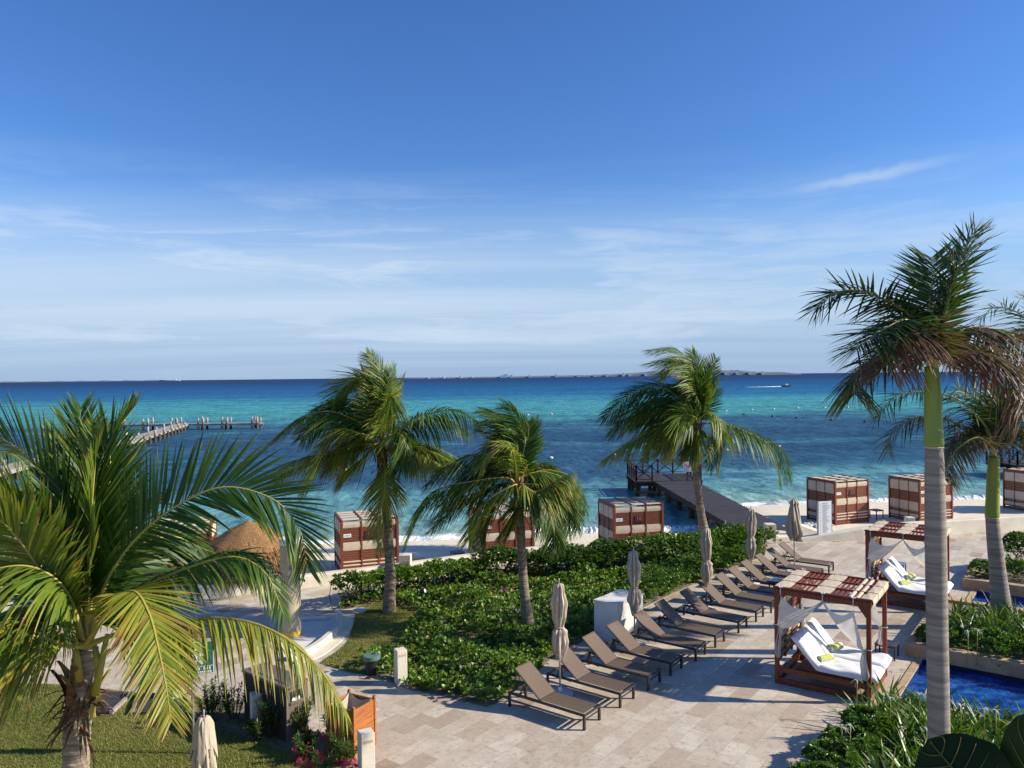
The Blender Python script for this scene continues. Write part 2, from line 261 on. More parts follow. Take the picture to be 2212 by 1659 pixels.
# ------------------------------------------------------------------ mesh builder
def rotz(a): return np.array([[math.cos(a), -math.sin(a), 0], [math.sin(a), math.cos(a), 0], [0, 0, 1]])
def unit(v):
    v = np.asarray(v, float); n = np.linalg.norm(v, axis=-1, keepdims=True); return v/np.maximum(n, 1e-9)
class MB:
    def __init__(s): s.v = []; s.f = []; s.mi = []; s.t = []; s.n = 0
    def add(s, verts, faces, mat=0, tint=None):
        verts = np.asarray(verts, float).reshape(-1, 3); k = len(verts)
        s.v.append(verts); s.t.append(np.full(k, 0.) if tint is None else np.broadcast_to(np.asarray(tint, float), (k,)))
        for f in faces: s.f.append(tuple(int(i)+s.n for i in f)); s.mi.append(mat)
        s.n += k
    def box(s, c, size, R=None, mat=0):
        x, y, z = (np.array(size)/2); p = np.array([(i*x, j*y, k*z) for i in (-1, 1) for j in (-1, 1) for k in (-1, 1)])
        if R is not None: p = p@np.asarray(R).T
        s.add(p+np.array(c), [(0, 1, 3, 2), (4, 6, 7, 5), (0, 4, 5, 1), (2, 3, 7, 6), (0, 2, 6, 4), (1, 5, 7, 3)], mat); return s
    def bar(s, a, b, w, h=None, up=(0, 0, 1), mat=0):
        a = np.array(a, float); b = np.array(b, float); d = b-a; L = np.linalg.norm(d); x = d/L; up = np.array(up, float)
        if abs(x@up) > .98: up = np.array([0, 1., 0])
        y = unit(np.cross(up, x)); z = np.cross(x, y); s.box((a+b)/2, (L, w, h or w), np.stack([x, y, z], 1), mat); return s
    def tube(s, pts, rs, n=8, mat=0, cap=True, tint=None):
        pts = np.asarray(pts, float); m = len(pts); rs = np.broadcast_to(np.asarray(rs, float), (m,)); T = unit(np.gradient(pts, axis=0))
        ref = np.array([1., 0, 0]) if abs(T[0][0]) < .8 else np.array([0, 1., 0]); V = []
        for i in range(m):
            ref = unit(ref-(ref@T[i])*T[i]); q = np.cross(T[i], ref); a = np.arange(n)*2*math.pi/n
            V.append(pts[i]+rs[i]*(np.cos(a)[:, None]*ref+np.sin(a)[:, None]*q))
        F = [(i*n+j, i*n+(j+1) % n, (i+1)*n+(j+1) % n, (i+1)*n+j) for i in range(m-1) for j in range(n)]
        if cap: F += [tuple(range(n))[::-1], tuple((m-1)*n+j for j in range(n))]
        s.add(np.concatenate(V), F, mat, tint); return s
    def lathe(s, prof, n=20, c=(0, 0, 0), mat=0, fn=None):
        V = []; c = np.array(c, float)
        for i, (r, z) in enumerate(prof):
            for j in range(n):
                a = 2*math.pi*j/n; q = r*(fn(a, z, i) if fn else 1); V.append((q*math.cos(a), q*math.sin(a), z))
        m = len(prof); F = [(i*n+j, i*n+(j+1) % n, (i+1)*n+(j+1) % n, (i+1)*n+j) for i in range(m-1) for j in range(n)]
        F += [tuple(range(n))[::-1], tuple((m-1)*n+j for j in range(n))]
        s.add(np.array(V)+c, F, mat); return s
    def grid(s, P, mat=0, tint=None):
        P = np.asarray(P, float); a, b = P.shape[:2]
        s.add(P.reshape(-1, 3), [(i*b+j, (i+1)*b+j, (i+1)*b+j+1, i*b+j+1) for i in range(a-1) for j in range(b-1)], mat, tint); return s
    def poly(s, pts, z0, z1=None, mat=0):
        """a flat polygon, or a slab between z0 and z1"""
        p = np.array([(q[0], q[1]) for q in pts]); k = len(p)
        ar = sum(p[i][0]*p[(i+1) % k][1]-p[(i+1) % k][0]*p[i][1] for i in range(k))
        if ar < 0: p = p[::-1]
        top = np.c_[p, np.full(k, z0 if z1 is None else z1)]
        if z1 is None: s.add(top, [tuple(range(k))], mat)
        else:
            s.add(np.r_[np.c_[p, np.full(k, z0)], top], [tuple(range(k))[::-1], tuple(range(k, 2*k))]+[(i, (i+1) % k, k+(i+1) % k, k+i) for i in range(k)], mat)
        return s
    def strips(s, P, D, S, L, Wd, droop, nseg=4, prof=None, tint=0., tip=0., mat=0):
        """many tapering blades at once: base, direction, width axis, length, width, droop vector"""
        n = len(P); prof = np.array(prof if prof is not None else np.interp(np.linspace(0, 1, nseg+1), [0, .25, .7, 1], [.45, 1, .75, .04])); u = np.linspace(0, 1, nseg+1)
        L = np.broadcast_to(L, (n,)); Wd = np.broadcast_to(Wd, (n,)); tint = np.broadcast_to(tint, (n,)); tip = np.broadcast_to(tip, (n,))
        C = P[:, None]+L[:, None, None]*(D[:, None]*u[None, :, None]+droop[:, None]*(u**2)[None, :, None])
        O = (S*Wd[:, None])[:, None]*prof[None, :, None]*.5
        V = np.stack([C-O, C+O], 2).reshape(n, -1, 3); k = (nseg+1)*2
        tt = np.clip(tint[:, None]+tip[:, None]*np.repeat(u, 2)[None]**3, 0, 1)
        base = (np.arange(n)*k)[:, None, None]; q = np.arange(nseg)[None, :, None]*2+np.array([0, 1, 3, 2])[None, None]
        s.add(V.reshape(-1, 3), (base+q).reshape(-1, 4), mat, tt.reshape(-1)); return s
    def leaves(s, P, D, N, L, Wd, tint=0., fold=.25, mat=0):
        n = len(P); L = np.broadcast_to(L, (n,))[:, None]; Wd = np.broadcast_to(Wd, (n,))[:, None]; S = unit(np.cross(D, N)); N = np.cross(S, D)
        m = P+D*L*.58; e = N*Wd*fold; q = P+D*L*.9
        V = np.stack([P, m+S*Wd*.5+e, q+S*Wd*.22+e*.4, P+D*L-e*.3, q-S*Wd*.22+e*.4, m-S*Wd*.5+e], 1).reshape(-1, 3)
        b = (np.arange(n)*6)[:, None]; F = np.concatenate([b+np.array([[0, 1, 2, 3]]), b+np.array([[0, 3, 4, 5]])])
        s.add(V, F, mat, np.repeat(np.broadcast_to(tint, (n,)), 6)); return s
    def build(s, name, mats, parent=None, smooth=False, world=False, bevel=0.):
        me = bpy.data.meshes.new(name); V = np.concatenate(s.v) if s.v else np.zeros((0, 3))
        if world and parent is not None: V = V-np.array(parent.location)
        me.from_pydata(V.tolist(), [], s.f)
        for m in (mats if isinstance(mats, (list, tuple)) else [mats]): me.materials.append(MATS[m])
        if len(set(s.mi)) > 1: me.polygons.foreach_set('material_index', s.mi)
        T = np.concatenate(s.t)
        if T.any():
            a = me.attributes.new('tint', 'FLOAT', 'POINT'); a.data.foreach_set('value', T.astype(np.float32))
        if smooth: me.polygons.foreach_set('use_smooth', [True]*len(s.f))
        me.update(); o = bpy.data.objects.new(name, me); COL.objects.link(o)
        if parent is not None: o.parent = parent
        if bevel:
            b = o.modifiers.new('edge', 'BEVEL'); b.width = bevel; b.segments = 2; b.limit_method = 'ANGLE'
        return o
def tag(o, label, cat, group=None):
    o['label'] = label; o['category'] = cat
    if group: o['group'] = group
    return o
def thing(name, label, cat, loc=(0, 0, 0), rz=0., group=None):
    o = bpy.data.objects.new(name, None); COL.objects.link(o); o.empty_display_size = .2
    o.location = [float(q) for q in loc]; o.rotation_euler = (0, 0, rz); return tag(o, label, cat, group)
def kind(o, k): o['kind'] = k; return o
def copy_tree(o, parent=None):
    c = o.copy(); COL.objects.link(c)
    if parent is not None: c.parent = parent
    for ch in list(o.children): copy_tree(ch, c)
    return c
def catmull(pts, n):
    p = np.asarray(pts, float); p = np.concatenate([[2*p[0]-p[1]], p, [2*p[-1]-p[-2]]]); m = len(p)-3; out = []
    for t in np.linspace(0, m-1e-6, n*4):
        i = int(t); u = t-i; a, b, c, d = p[i:i+4]
        out.append(.5*((2*b)+(c-a)*u+(2*a-5*b+4*c-d)*u*u+(3*b-a-3*c+d)*u**3))
    out = np.array(out); L = np.r_[0, np.cumsum(np.linalg.norm(np.diff(out, axis=0), axis=1))]; s = np.linspace(0, L[-1], n)
    return np.stack([np.interp(s, L, out[:, k]) for k in range(3)], 1)
def text_part(body, size, loc, rot, mat, parent, name='lettering'):
    cu = bpy.data.curves.new(name, 'FONT'); cu.body = body; cu.size = size; cu.align_x = 'CENTER'; cu.align_y = 'CENTER'; cu.extrude = .004; cu.materials.append(MATS[mat])
    o = bpy.data.objects.new(name, cu); COL.objects.link(o); bpy.context.view_layer.update(); me = bpy.data.meshes.new_from_object(o.evaluated_get(bpy.context.evaluated_depsgraph_get())); bpy.data.objects.remove(o)
    o = bpy.data.objects.new(name, me); COL.objects.link(o); o.parent = parent; o.location = loc; o.rotation_euler = rot; return o
# ------------------------------------------------------------------ the setting
SEA = -1.0
SH = np.array([(-220, -5), (-60, 29), (-30, 33.5), (-9.5, 38.4), (-5, 38.9), (3.4, 40.2), (8.2, 40.2), (10.6, 41.), (12.6, 46.6), (15, 48.3), (30, 49.6), (60, 53), (220, 80)], float)
def shore(x): return np.interp(x, SH[:, 0], SH[:, 1])
def shore_sheet(ds, zf, cols=161, jit=0.):
    c = np.linspace(-1, 1, cols); V = []; T = []
    for d in ds:
        w = np.clip((d-20)/200, 0, 1); X = c*(95+1.25*max(d, 0)); s = shore(np.clip(X, -95, 95))
        Y = s*(1-w)+w*46+d
        V.append(np.stack([X, Y, zf(d, X, Y)], 1)); T.append(np.full(cols, max(d, 0)+1e-4))
    return np.array(V), np.concatenate(T)
ds = np.r_[np.arange(-1.5, 8, .25), np.arange(8, 30, 1.), np.geomspace(30, 60000, 60)]
def seaz(d, X, Y):
    z = SEA+0*X
    if d < 0: z = z+.0
    return z+.10*math.exp(-((d-1.3)/.55)**2)*(.6+.6*np.sin(X*.9+np.sin(X*.31)*2))+.05*math.exp(-((d-4.)/.9)**2)*(1+np.sin(X*.5))
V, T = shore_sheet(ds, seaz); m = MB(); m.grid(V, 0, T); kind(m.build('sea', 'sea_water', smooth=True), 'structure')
def sandz(d, X, Y):
    z = np.interp(d, [-60, -5.5, -3, 0, 3, 40], [-.45, -.45, -.62, SEA+.005, -1.35, -4.])
    return z+.03*np.sin(X*1.3+Y*.7)*np.sin(X*.5-Y*1.1)*(1 if d < -3 else .2)
V, T = shore_sheet(np.r_[np.arange(-34, -6, 1.), np.arange(-6, 4, .5), 8., 40.], sandz); m = MB(); m.grid(V); kind(m.build('beach', 'sand', smooth=True), 'structure')
# breaking wave and swash: a low ragged ridge of foam along the water's edge
xs = np.arange(-40, 70, .09); rows = []
for k, (off, zz) in enumerate(((.25, .0), (.55, .09), (.85, .17), (1.15, .10), (1.6, .0))):
    q = .25*np.sin(xs*.8)+.2*np.sin(xs*2.3+1)+rng.normal(0, .09, len(xs)); amp = np.clip(.5+.55*np.sin(xs*.23+.6)+.3*np.sin(xs*.61), .12, 1.2)
    rows.append(np.stack([xs, shore(xs)+off+q*.6, SEA+.012+zz*.75*amp*(1+rng.normal(0, .4, len(xs)))-(.05 if k in (0, 4) else 0)], 1))
m = MB(); m.grid(np.array(rows)); kind(m.build('wave_foam', 'foam'), 'stuff')
# terrace: everything on the hotel side of the low sea wall
WALL = [G(-700, 1385, .4), G(-300, 1330, .4), G(0, 1306, .4), G(400, 1268, .4), G(652, 1243, .4), G(848, 1220, .4), G(1032, 1196, .4), G(1140, 1184, .4), G(1300, 1172, .4), G(1440, 1166, .4), G(1590, 1165, .4)]
WALL2 = [G(1729, 1168), G(1868, 1165), G(1985, 1157), G(2097, 1149), G(2212, 1141), G(2500, 1120), G(3000, 1090)]
ter = [(-60, -12), (60, -12)]+[(60, WALL2[-1][1]+4)]+[(p[0], p[1]+.1) for p in WALL2[::-1]]+[(11.6, 34.6)]+[(p[0], p[1]+.1) for p in WALL[::-1]]+[(-60, WALL[0][1])]
# the terrace has openings for the pools
POOLS = [(-3.62, 18.75, 9.0, 21.75), (-3.3, 27.0, 9.0, 29.6)]
m = MB(); m.poly(ter, 0.)
T0 = m.build('terrace', 'travertine'); kind(T0, 'structure')
def cut_pools():
    import bmesh
    bm = bmesh.new(); bm.from_mesh(T0.data); nx = lambda: bm.verts[:]+bm.edges[:]+bm.faces[:]
    for u0, v0, u1, v1 in POOLS:
        for p, q in ((UVp(u0, 0), UVp(1, 0)), (UVp(u1, 0), UVp(1, 0)), (UVp(0, v0), UVp(0, 1)), (UVp(0, v1), UVp(0, 1))):
            bmesh.ops.bisect_plane(bm, geom=nx(), plane_co=p, plane_no=q)
    dead = []
    for f in bm.faces:
        c = f.calc_center_median(); u, v = c.x*UU[0]+c.y*UU[1], c.x*VV[0]+c.y*VV[1]
        if any(a < u < d and b < v < e for a, b, d, e in POOLS): dead.append(f)
    bmesh.ops.delete(bm, geom=dead, context='FACES'); bm.to_mesh(T0.data); bm.free()
cut_pools()
RT = rotz(TH)
for k, (u0, v0, u1, v1) in enumerate(POOLS):
    m = MB(); z = -1.2
    cs = [UVp(u0, v0), UVp(u1, v0), UVp(u1, v1), UVp(u0, v1)]
    for i in range(4):
        a, b = cs[i], cs[(i+1) % 4]; m.add([(*a[:2], z), (*b[:2], z), (*b[:2], -.004), (*a[:2], -.004)], [(0, 1, 2, 3)])
    m.add([(*q[:2], z) for q in cs], [(0, 1, 2, 3)])
    m.box(UVp((u0+u1)/2, v0+.25, -.5), (u1-u0-.02, .5, .5), RT)
    kind(m.build('pool_basin', 'pool_tile'), 'structure')
    m = MB(); m.grid(np.array([[UVp(a, b, -.13) for b in np.linspace(v0, v1, 8)] for a in np.linspace(u0, u1, 20)])); kind(m.build('pool_water', 'pool_water', smooth=True), 'structure')
    m = MB(); m.box(UVp(u0-.09, (v0+v1)/2, .012), (.16, v1-v0+.1, .03), RT); kind(m.build('pool_edge', 'tan_stone'), 'structure')
def curve2(px, n=40): return [tuple(q[:2]) for q in catmull([G(*p) for p in px], n)]
# lawns, beds and paths laid on the terrace as thin sheets
def sheet(name, pts, z, mat): m = MB(); m.poly(pts, z); return kind(m.build(name, mat), 'structure')
LAWN1 = [tuple(G(*p)[:2]) for p in ((-500, 1478), (0, 1474), (150, 1480), (300, 1498), (415, 1503), (470, 1520))]+curve2([(470, 1520), (560, 1575), (640, 1612), (735, 1632), (800, 1700), (830, 1850)], 20)+[(-1.0, 8.5), (-1.0, 3), (-14, 3), (-22, 12)]
sheet('lawn', LAWN1, .008, 'lawn')
LAWN2 = curve2([(690, 1432), (745, 1392), (765, 1345), (775, 1312), (835, 1296), (905, 1296), (930, 1320), (880, 1400), (845, 1420), (800, 1455), (745, 1450), (690, 1432)], 60)[:-1]
sheet('lawn', LAWN2, .008, 'lawn')
BED = [tuple(G(*p)[:2]) for p in ((735, 1318), (850, 1298), (920, 1330), (850, 1405), (770, 1440), (830, 1468), (880, 1488), (960, 1503), (1050, 1527), (1090, 1512), (1150, 1462), (1190, 1424), (1260, 1385), (1330, 1345), (1400, 1308), (1480, 1270), (1560, 1235), (1640, 1205), (1662, 1185), (1500, 1195), (1300, 1210), (1170, 1225), (1000, 1252), (860, 1280), (740, 1300))]
sheet('planting_bed', BED, .012, 'soil')
BED2 = curve2([(400, 1512), (520, 1520), (560, 1560), (640, 1575), (720, 1590), (770, 1640), (790, 1720), (700, 1680), (600, 1620), (520, 1590), (430, 1560), (400, 1512)], 50)[:-1]
sheet('flower_bed', BED2, .016, 'soil')
def point_in(poly, x, y):
    p = np.array(poly); r = np.zeros(len(x), bool); j = len(p)-1
    for i in range(len(p)):
        c = ((p[i, 1] > y) != (p[j, 1] > y)) & (x < (p[j, 0]-p[i, 0])*(y-p[i, 1])/(p[j, 1]-p[i, 1]+1e-12)+p[i, 0]); r ^= c; j = i
    return r
def scatter(poly, n):
    p = np.array(poly); lo, hi = p.min(0), p.max(0); X = rng.uniform(lo[0], hi[0], n*4); Y = rng.uniform(lo[1], hi[1], n*4); k = point_in(poly, X, Y)
    return X[k][:n], Y[k][:n]
def vnoise(x, y, s, seed=0):
    return .5+.25*np.sin(x*s*1.7+seed+1.3*np.sin(y*s*1.1+seed))+.25*np.sin(y*s*1.9-seed*2+1.7*np.sin(x*s*.8+1))
def grass(polys, n, hgt):
    m = MB()
    for poly, k in zip(polys, n):
        X, Y = scatter(poly, k); q = len(X); P = np.stack([X, Y, np.full(q, .006)], 1); a = rng.uniform(0, 6.28, q)
        D = unit(np.stack([np.cos(a)*.55, np.sin(a)*.55, np.ones(q)], 1)); S = np.stack([-np.sin(a), np.cos(a), 0*a], 1)
        dry = vnoise(X, Y, .9, 2); t = np.clip(.25+.5*dry+rng.normal(0, .16, q), 0.02, 1)
        m.strips(P, D, S, rng.uniform(.6, 1.3, q)*hgt, .012, np.c_[D[:, :2]*.3, np.zeros(q)], 1, [1, .1], t)
    return kind(m.build('grass', 'grass_blade'), 'stuff')
vis = [tuple(G(*p)[:2]) for p in ((-60, 1476), (150, 1480), (300, 1498), (415, 1503), (470, 1520), (560, 1575), (640, 1612), (735, 1632), (740, 1690), (-60, 1690))]
grass([vis, LAWN2], [52000, 16000], .045)
# sea wall of cream render: one thing on each side of the pier opening
def wall_run(pts, z0, h, w, label, low_end=False):
    P = catmull([(p[0], p[1], 0) for p in pts], 40); T = unit(np.gradient(P, axis=0)); N = np.stack([-T[:, 1], T[:, 0], 0*T[:, 0]], 1); R = []
    for i in range(len(P)):
        hh = h*(1 if not low_end else min(1, .25+i/5))
        R.append([P[i]+N[i]*o+np.array([0, 0, zz]) for o, zz in ((-w/2-.06, z0), (-w/2, hh-.05), (-w/2+.05, hh), (w/2-.05, hh), (w/2, hh-.05), (w/2, -1.))])
    m = MB(); m.grid(np.array(R)); k = 6; n = m.n
    m.f.append(tuple(range(k))); m.mi.append(0); m.f.append(tuple(range(n-k, n))[::-1]); m.mi.append(0)
    return tag(m.build('sea_wall', 'cream_stucco'), label, 'wall')
wall_run(WALL, -.02, .42, .35, 'low cream rendered sea wall curving behind the hedge and palms to the pier')
wall_run(WALL2, -.02, .62, .4, 'taller cream rendered wall between terrace and beach on the pier\'s other side', True)
# ------------------------------------------------------------------ sun loungers
ORD = 'first second third fourth fifth sixth seventh eighth ninth tenth eleventh twelfth thirteenth fourteenth'.split()
def make_lounger():
    r = thing('sun_lounger', 'x', 'sun lounger', group='brown sling sun loungers in the long row'); Wd = .64; z = .30
    m = MB()
    for y in (.025, Wd-.025): m.box((1., y, z), (2.0, .045, .055))
    for x in (.025, .80, 1.975): m.box((x, Wd/2, z-.004), (.04, Wd-.09, .04))
    m.box((1.965, Wd/2, z-.10), (.025, Wd-.09, .025)); m.build('frame', 'dark_alu', r, bevel=.006)
    for x, y in ((.025, .025), (.025, Wd-.025), (1.972, .025), (1.972, Wd-.025)): MB().box((x, y, (z-.028)/2), (.05, .05, z-.028)).build('leg', 'dark_alu', r)
    m = MB(); xs = np.linspace(.84, 1.95, 9); ys = np.linspace(.05, Wd-.05, 5)
    m.grid(np.array([[(x, y, z+.034-.012*math.sin(math.pi*(y-.05)/(Wd-.1))*math.sin(math.pi*(x-.8)/1.17)) for y in ys] for x in xs])); m.build('seat_sling', 'sling', r, smooth=True)
    an = rad(38); L = .86; hx, hz = .84, z+.03; dx, dz = -math.cos(an), math.sin(an)
    q = lambda s, y, o=0.: (hx+dx*s+o*math.sin(an), y, hz+dz*s+o*math.cos(an))
    m = MB(); m.grid(np.array([[q(s, y, .014-.02*math.sin(math.pi*s/L)*math.sin(math.pi*(y-.04)/(Wd-.08))) for y in ys] for s in np.linspace(.01, L, 9)])); b = m.build('backrest', 'sling', r, smooth=True)
    m = MB()
    for y in (.045, Wd-.045): m.bar(q(0, y), q(L, y), .035, .022)
    m.bar(q(L-.01, .05), q(L-.01, Wd-.05), .03, .02); m.bar(q(.01, .05), q(.01, Wd-.05), .03, .02); m.build('backrest_frame', 'dark_alu', b)
    m = MB()
    for y in (.12, Wd-.12):
        m.bar(q(L*.55, y), (.22, y, z-.03), .022); m.bar((.22, y, z-.03), (.60, y, z-.08), .02); m.bar((.42, y, z-.06), (.30, y, z+.25), .014)
    m.bar((.22, .1, z-.03), (.22, Wd-.1, z-.03), .02); m.build('support_strut', 'dark_alu', b)
    return r
FOOT_V = [13.35, 14.74, 15.91, 17.04, 18.25, 19.49, 20.98, 22.20, 23.32, 24.36, 25.46, 26.68, 27.82, 29.02]
FOOT_U = [-8.45, -8.39, -8.33, -8.30, -8.20, -8.19, -8.12, -8.07, -8.0, -7.99, -7.98, -7.93, -7.9, -7.86]
lg0 = make_lounger()
for i in range(14):
    o = lg0 if i == 0 else copy_tree(lg0)
    o.location = tuple(UVp(FOOT_U[i]-2., FOOT_V[i])); o.rotation_euler.z = TH+rad(R_.uniform(-.8, .8))
    extra = ['standing clear on the open end of the terrace', 'with the nearest umbrella pole at its backrest', 'in half shade between the two nearest umbrellas', 'just before the white box', 'beside the white box, shadow banded', 'just past the white box', 'beside the third umbrella', 'just past the third umbrella', 'with its foot behind the slatted daybed roof', 'behind the near daybed', 'by the fourth umbrella and a small table', 'past the fourth umbrella', 'last but one before the pier end', 'farthest one, below the fullest umbrella'][i]
    o['label'] = f'{ORD[i]} brown sling lounger of the row, {extra}'
def side_table(loc, rz, label, top='glass_table', s=.5, h=.42):
    r = thing('side_table', label, 'side table', loc, rz, 'small dark side tables'); 
    m = MB(); m.box((0, 0, h-.015), (s, s, .03)); m.build('table_top', top, r, bevel=.004)
    for x in (-1, 1):
        for y in (-1, 1): MB().box((x*(s/2-.03), y*(s/2-.03), (h-.03)/2), (.035, .035, h-.03)).build('leg', 'dark_alu', r)
    m = MB()
    for k in (-1, 1): m.box((k*(s/2-.03), 0, h-.045), (.03, s-.1, .028)); m.box((0, k*(s/2-.03), h-.046), (s-.1, .03, .027))
    m.build('apron', 'dark_alu', r); return r
g = G(1939, 1216, .42); side_table((g[0], g[1], 0), TH, 'glass topped table at the foot of the farthest loungers')
g = G(1668, 1253, .42); side_table((g[0]+.2, g[1], 0), TH, 'bluish glass topped table between loungers beside the fourth umbrella')
# ------------------------------------------------------------------ umbrellas
def umbrella(loc, label, style, rz=0., H=2.62, base=True):
    r = thing('umbrella', label, 'umbrella', loc, rz, 'folded taupe umbrellas')
    m = MB(); m.tube([(0, 0, .04), (0, 0, 1.2), (0, 0, H-.06)], .021, 10); m.build('pole', 'steel', r, smooth=True)
    m = MB(); m.lathe([(.012, H-.08), (.024, H-.05), (.012, H-.02), (.014, H+.02), (.004, H+.06)], 10); m.build('finial', 'steel', r, smooth=True)
    if base:
        m = MB(); m.lathe([(.30, 0.004), (.30, .03), (.27, .05), (.05, .06), (.035, .16), (.03, .16)], 28); m.build('base_plate', 'white_stucco', r, smooth=False)
    seed = R_.uniform(0, 6); k = 8
    if style == 'tied':
        prof = [(.03, H-.06), (.095, H-.09), (.115, H-.16), (.115, H-.30), (.155, H-.42), (.165, H-.52), (.14, H-.66), (.135, H-.84), (.085, H-1.04), (.08, H-1.08), (.145, H-1.15), (.135, H-1.24), (.165, H-1.40), (.15, H-1.52), (.10, H-1.64), (.06, H-1.72)]
    elif style == 'loose':
        prof = [(.02, H-.05), (.11, H-.13), (.15, H-.22), (.12, H-.28), (.16, H-.5), (.20, H-.75), (.235, H-1.0), (.25, H-1.2), (.24, H-1.35), (.16, H-1.47), (.08, H-1.5)]
    else:
        prof = [(.03, H-.05), (.07, H-.07), (.10, H-.14), (.115, H-.28), (.125, H-.42), (.12, H-.5), (.135, H-.7), (.15, H-1.0), (.14, H-1.3), (.12, H-1.5), (.08, H-1.62)]
    P = []
    zs = np.array([p[1] for p in prof])[::-1]; rs = np.array([p[0] for p in prof])[::-1]
    zz = np.linspace(zs[0], zs[-1], 46)
    for i, z in enumerate(zz):
        q = np.interp(z, zs, rs); row = []
        for j in range(97):
            a = 2*math.pi*j/96; tw = a+seed+.35*math.sin(z*1.7+seed)
            f = 1+.62*(abs(math.cos(k*.5*tw))**.55-.70)+.12*(abs(math.sin(8.5*a+z*2.2+seed))-.6)+.11*math.sin(3*tw+z*4+seed)+.05*math.sin(2*a-z*9+seed*2)
            zz_ = z+(.13*math.sin(4*tw+seed)*max(0, 1-i/7))
            row.append((q*f*math.cos(a), q*f*math.sin(a), zz_))
        P.append(row)
    m = MB(); m.grid(np.array(P)); c = m.build('canopy', 'umbrella_cloth', r, smooth=True)
    if style == 'tied':
        m = MB(); a = np.linspace(0, 2*math.pi, 25); m.tube(np.stack([.095*np.cos(a), .095*np.sin(a), H-1.06+.01*np.sin(2*a)], 1), .014, 6); m.build('tie_strap', 'umbrella_cloth', c, smooth=True)
    if style == 'vent':
        m = MB(); P = []
        for s_ in np.linspace(0, 1, 12):
            P.append([((.035+.125*s_**.6)*(1+.18*math.cos(4*a+1)*s_+.05*math.sin(11*a)*s_)*math.cos(a), (.035+.125*s_**.6)*(1+.18*math.cos(4*a+1)*s_+.05*math.sin(11*a)*s_)*math.sin(a), H-.045-.42*s_**2.2-.2*s_*max(0, math.cos(4*a+1))) for a in np.linspace(0, 2*math.pi, 49)])
        m.grid(np.array(P)); m.build('vent_cap', 'umbrella_cloth', c, smooth=True)
    return r
def onG(px, py): return tuple(G(px, py))
umbrella(onG(1210, 1498), 'folded taupe umbrella tied at mid height between the two nearest loungers', 'tied', 0, 2.6)
umbrella(onG(1371, 1391), 'folded taupe umbrella in front of the white box', 'tied', .9, 2.6)
umbrella(onG(1527, 1318), 'folded taupe umbrella standing against the hedge between seventh and eighth loungers', 'tied', 2.1, 2.6)
umbrella(onG(1623, 1258), 'folded taupe umbrella at the near side of the hedge end', 'tied', 3.3, 2.65)
umbrella(onG(1716, 1236), 'untied full bodied folded umbrella at the far end of the lounger row', 'loose', 1, 2.75)
g = G(437, 1538, 2.62); umbrella((g[0]+.02, g[1], 0), 'folded cream umbrella with hooded top standing on the lawn', 'vent', .4, 2.6)
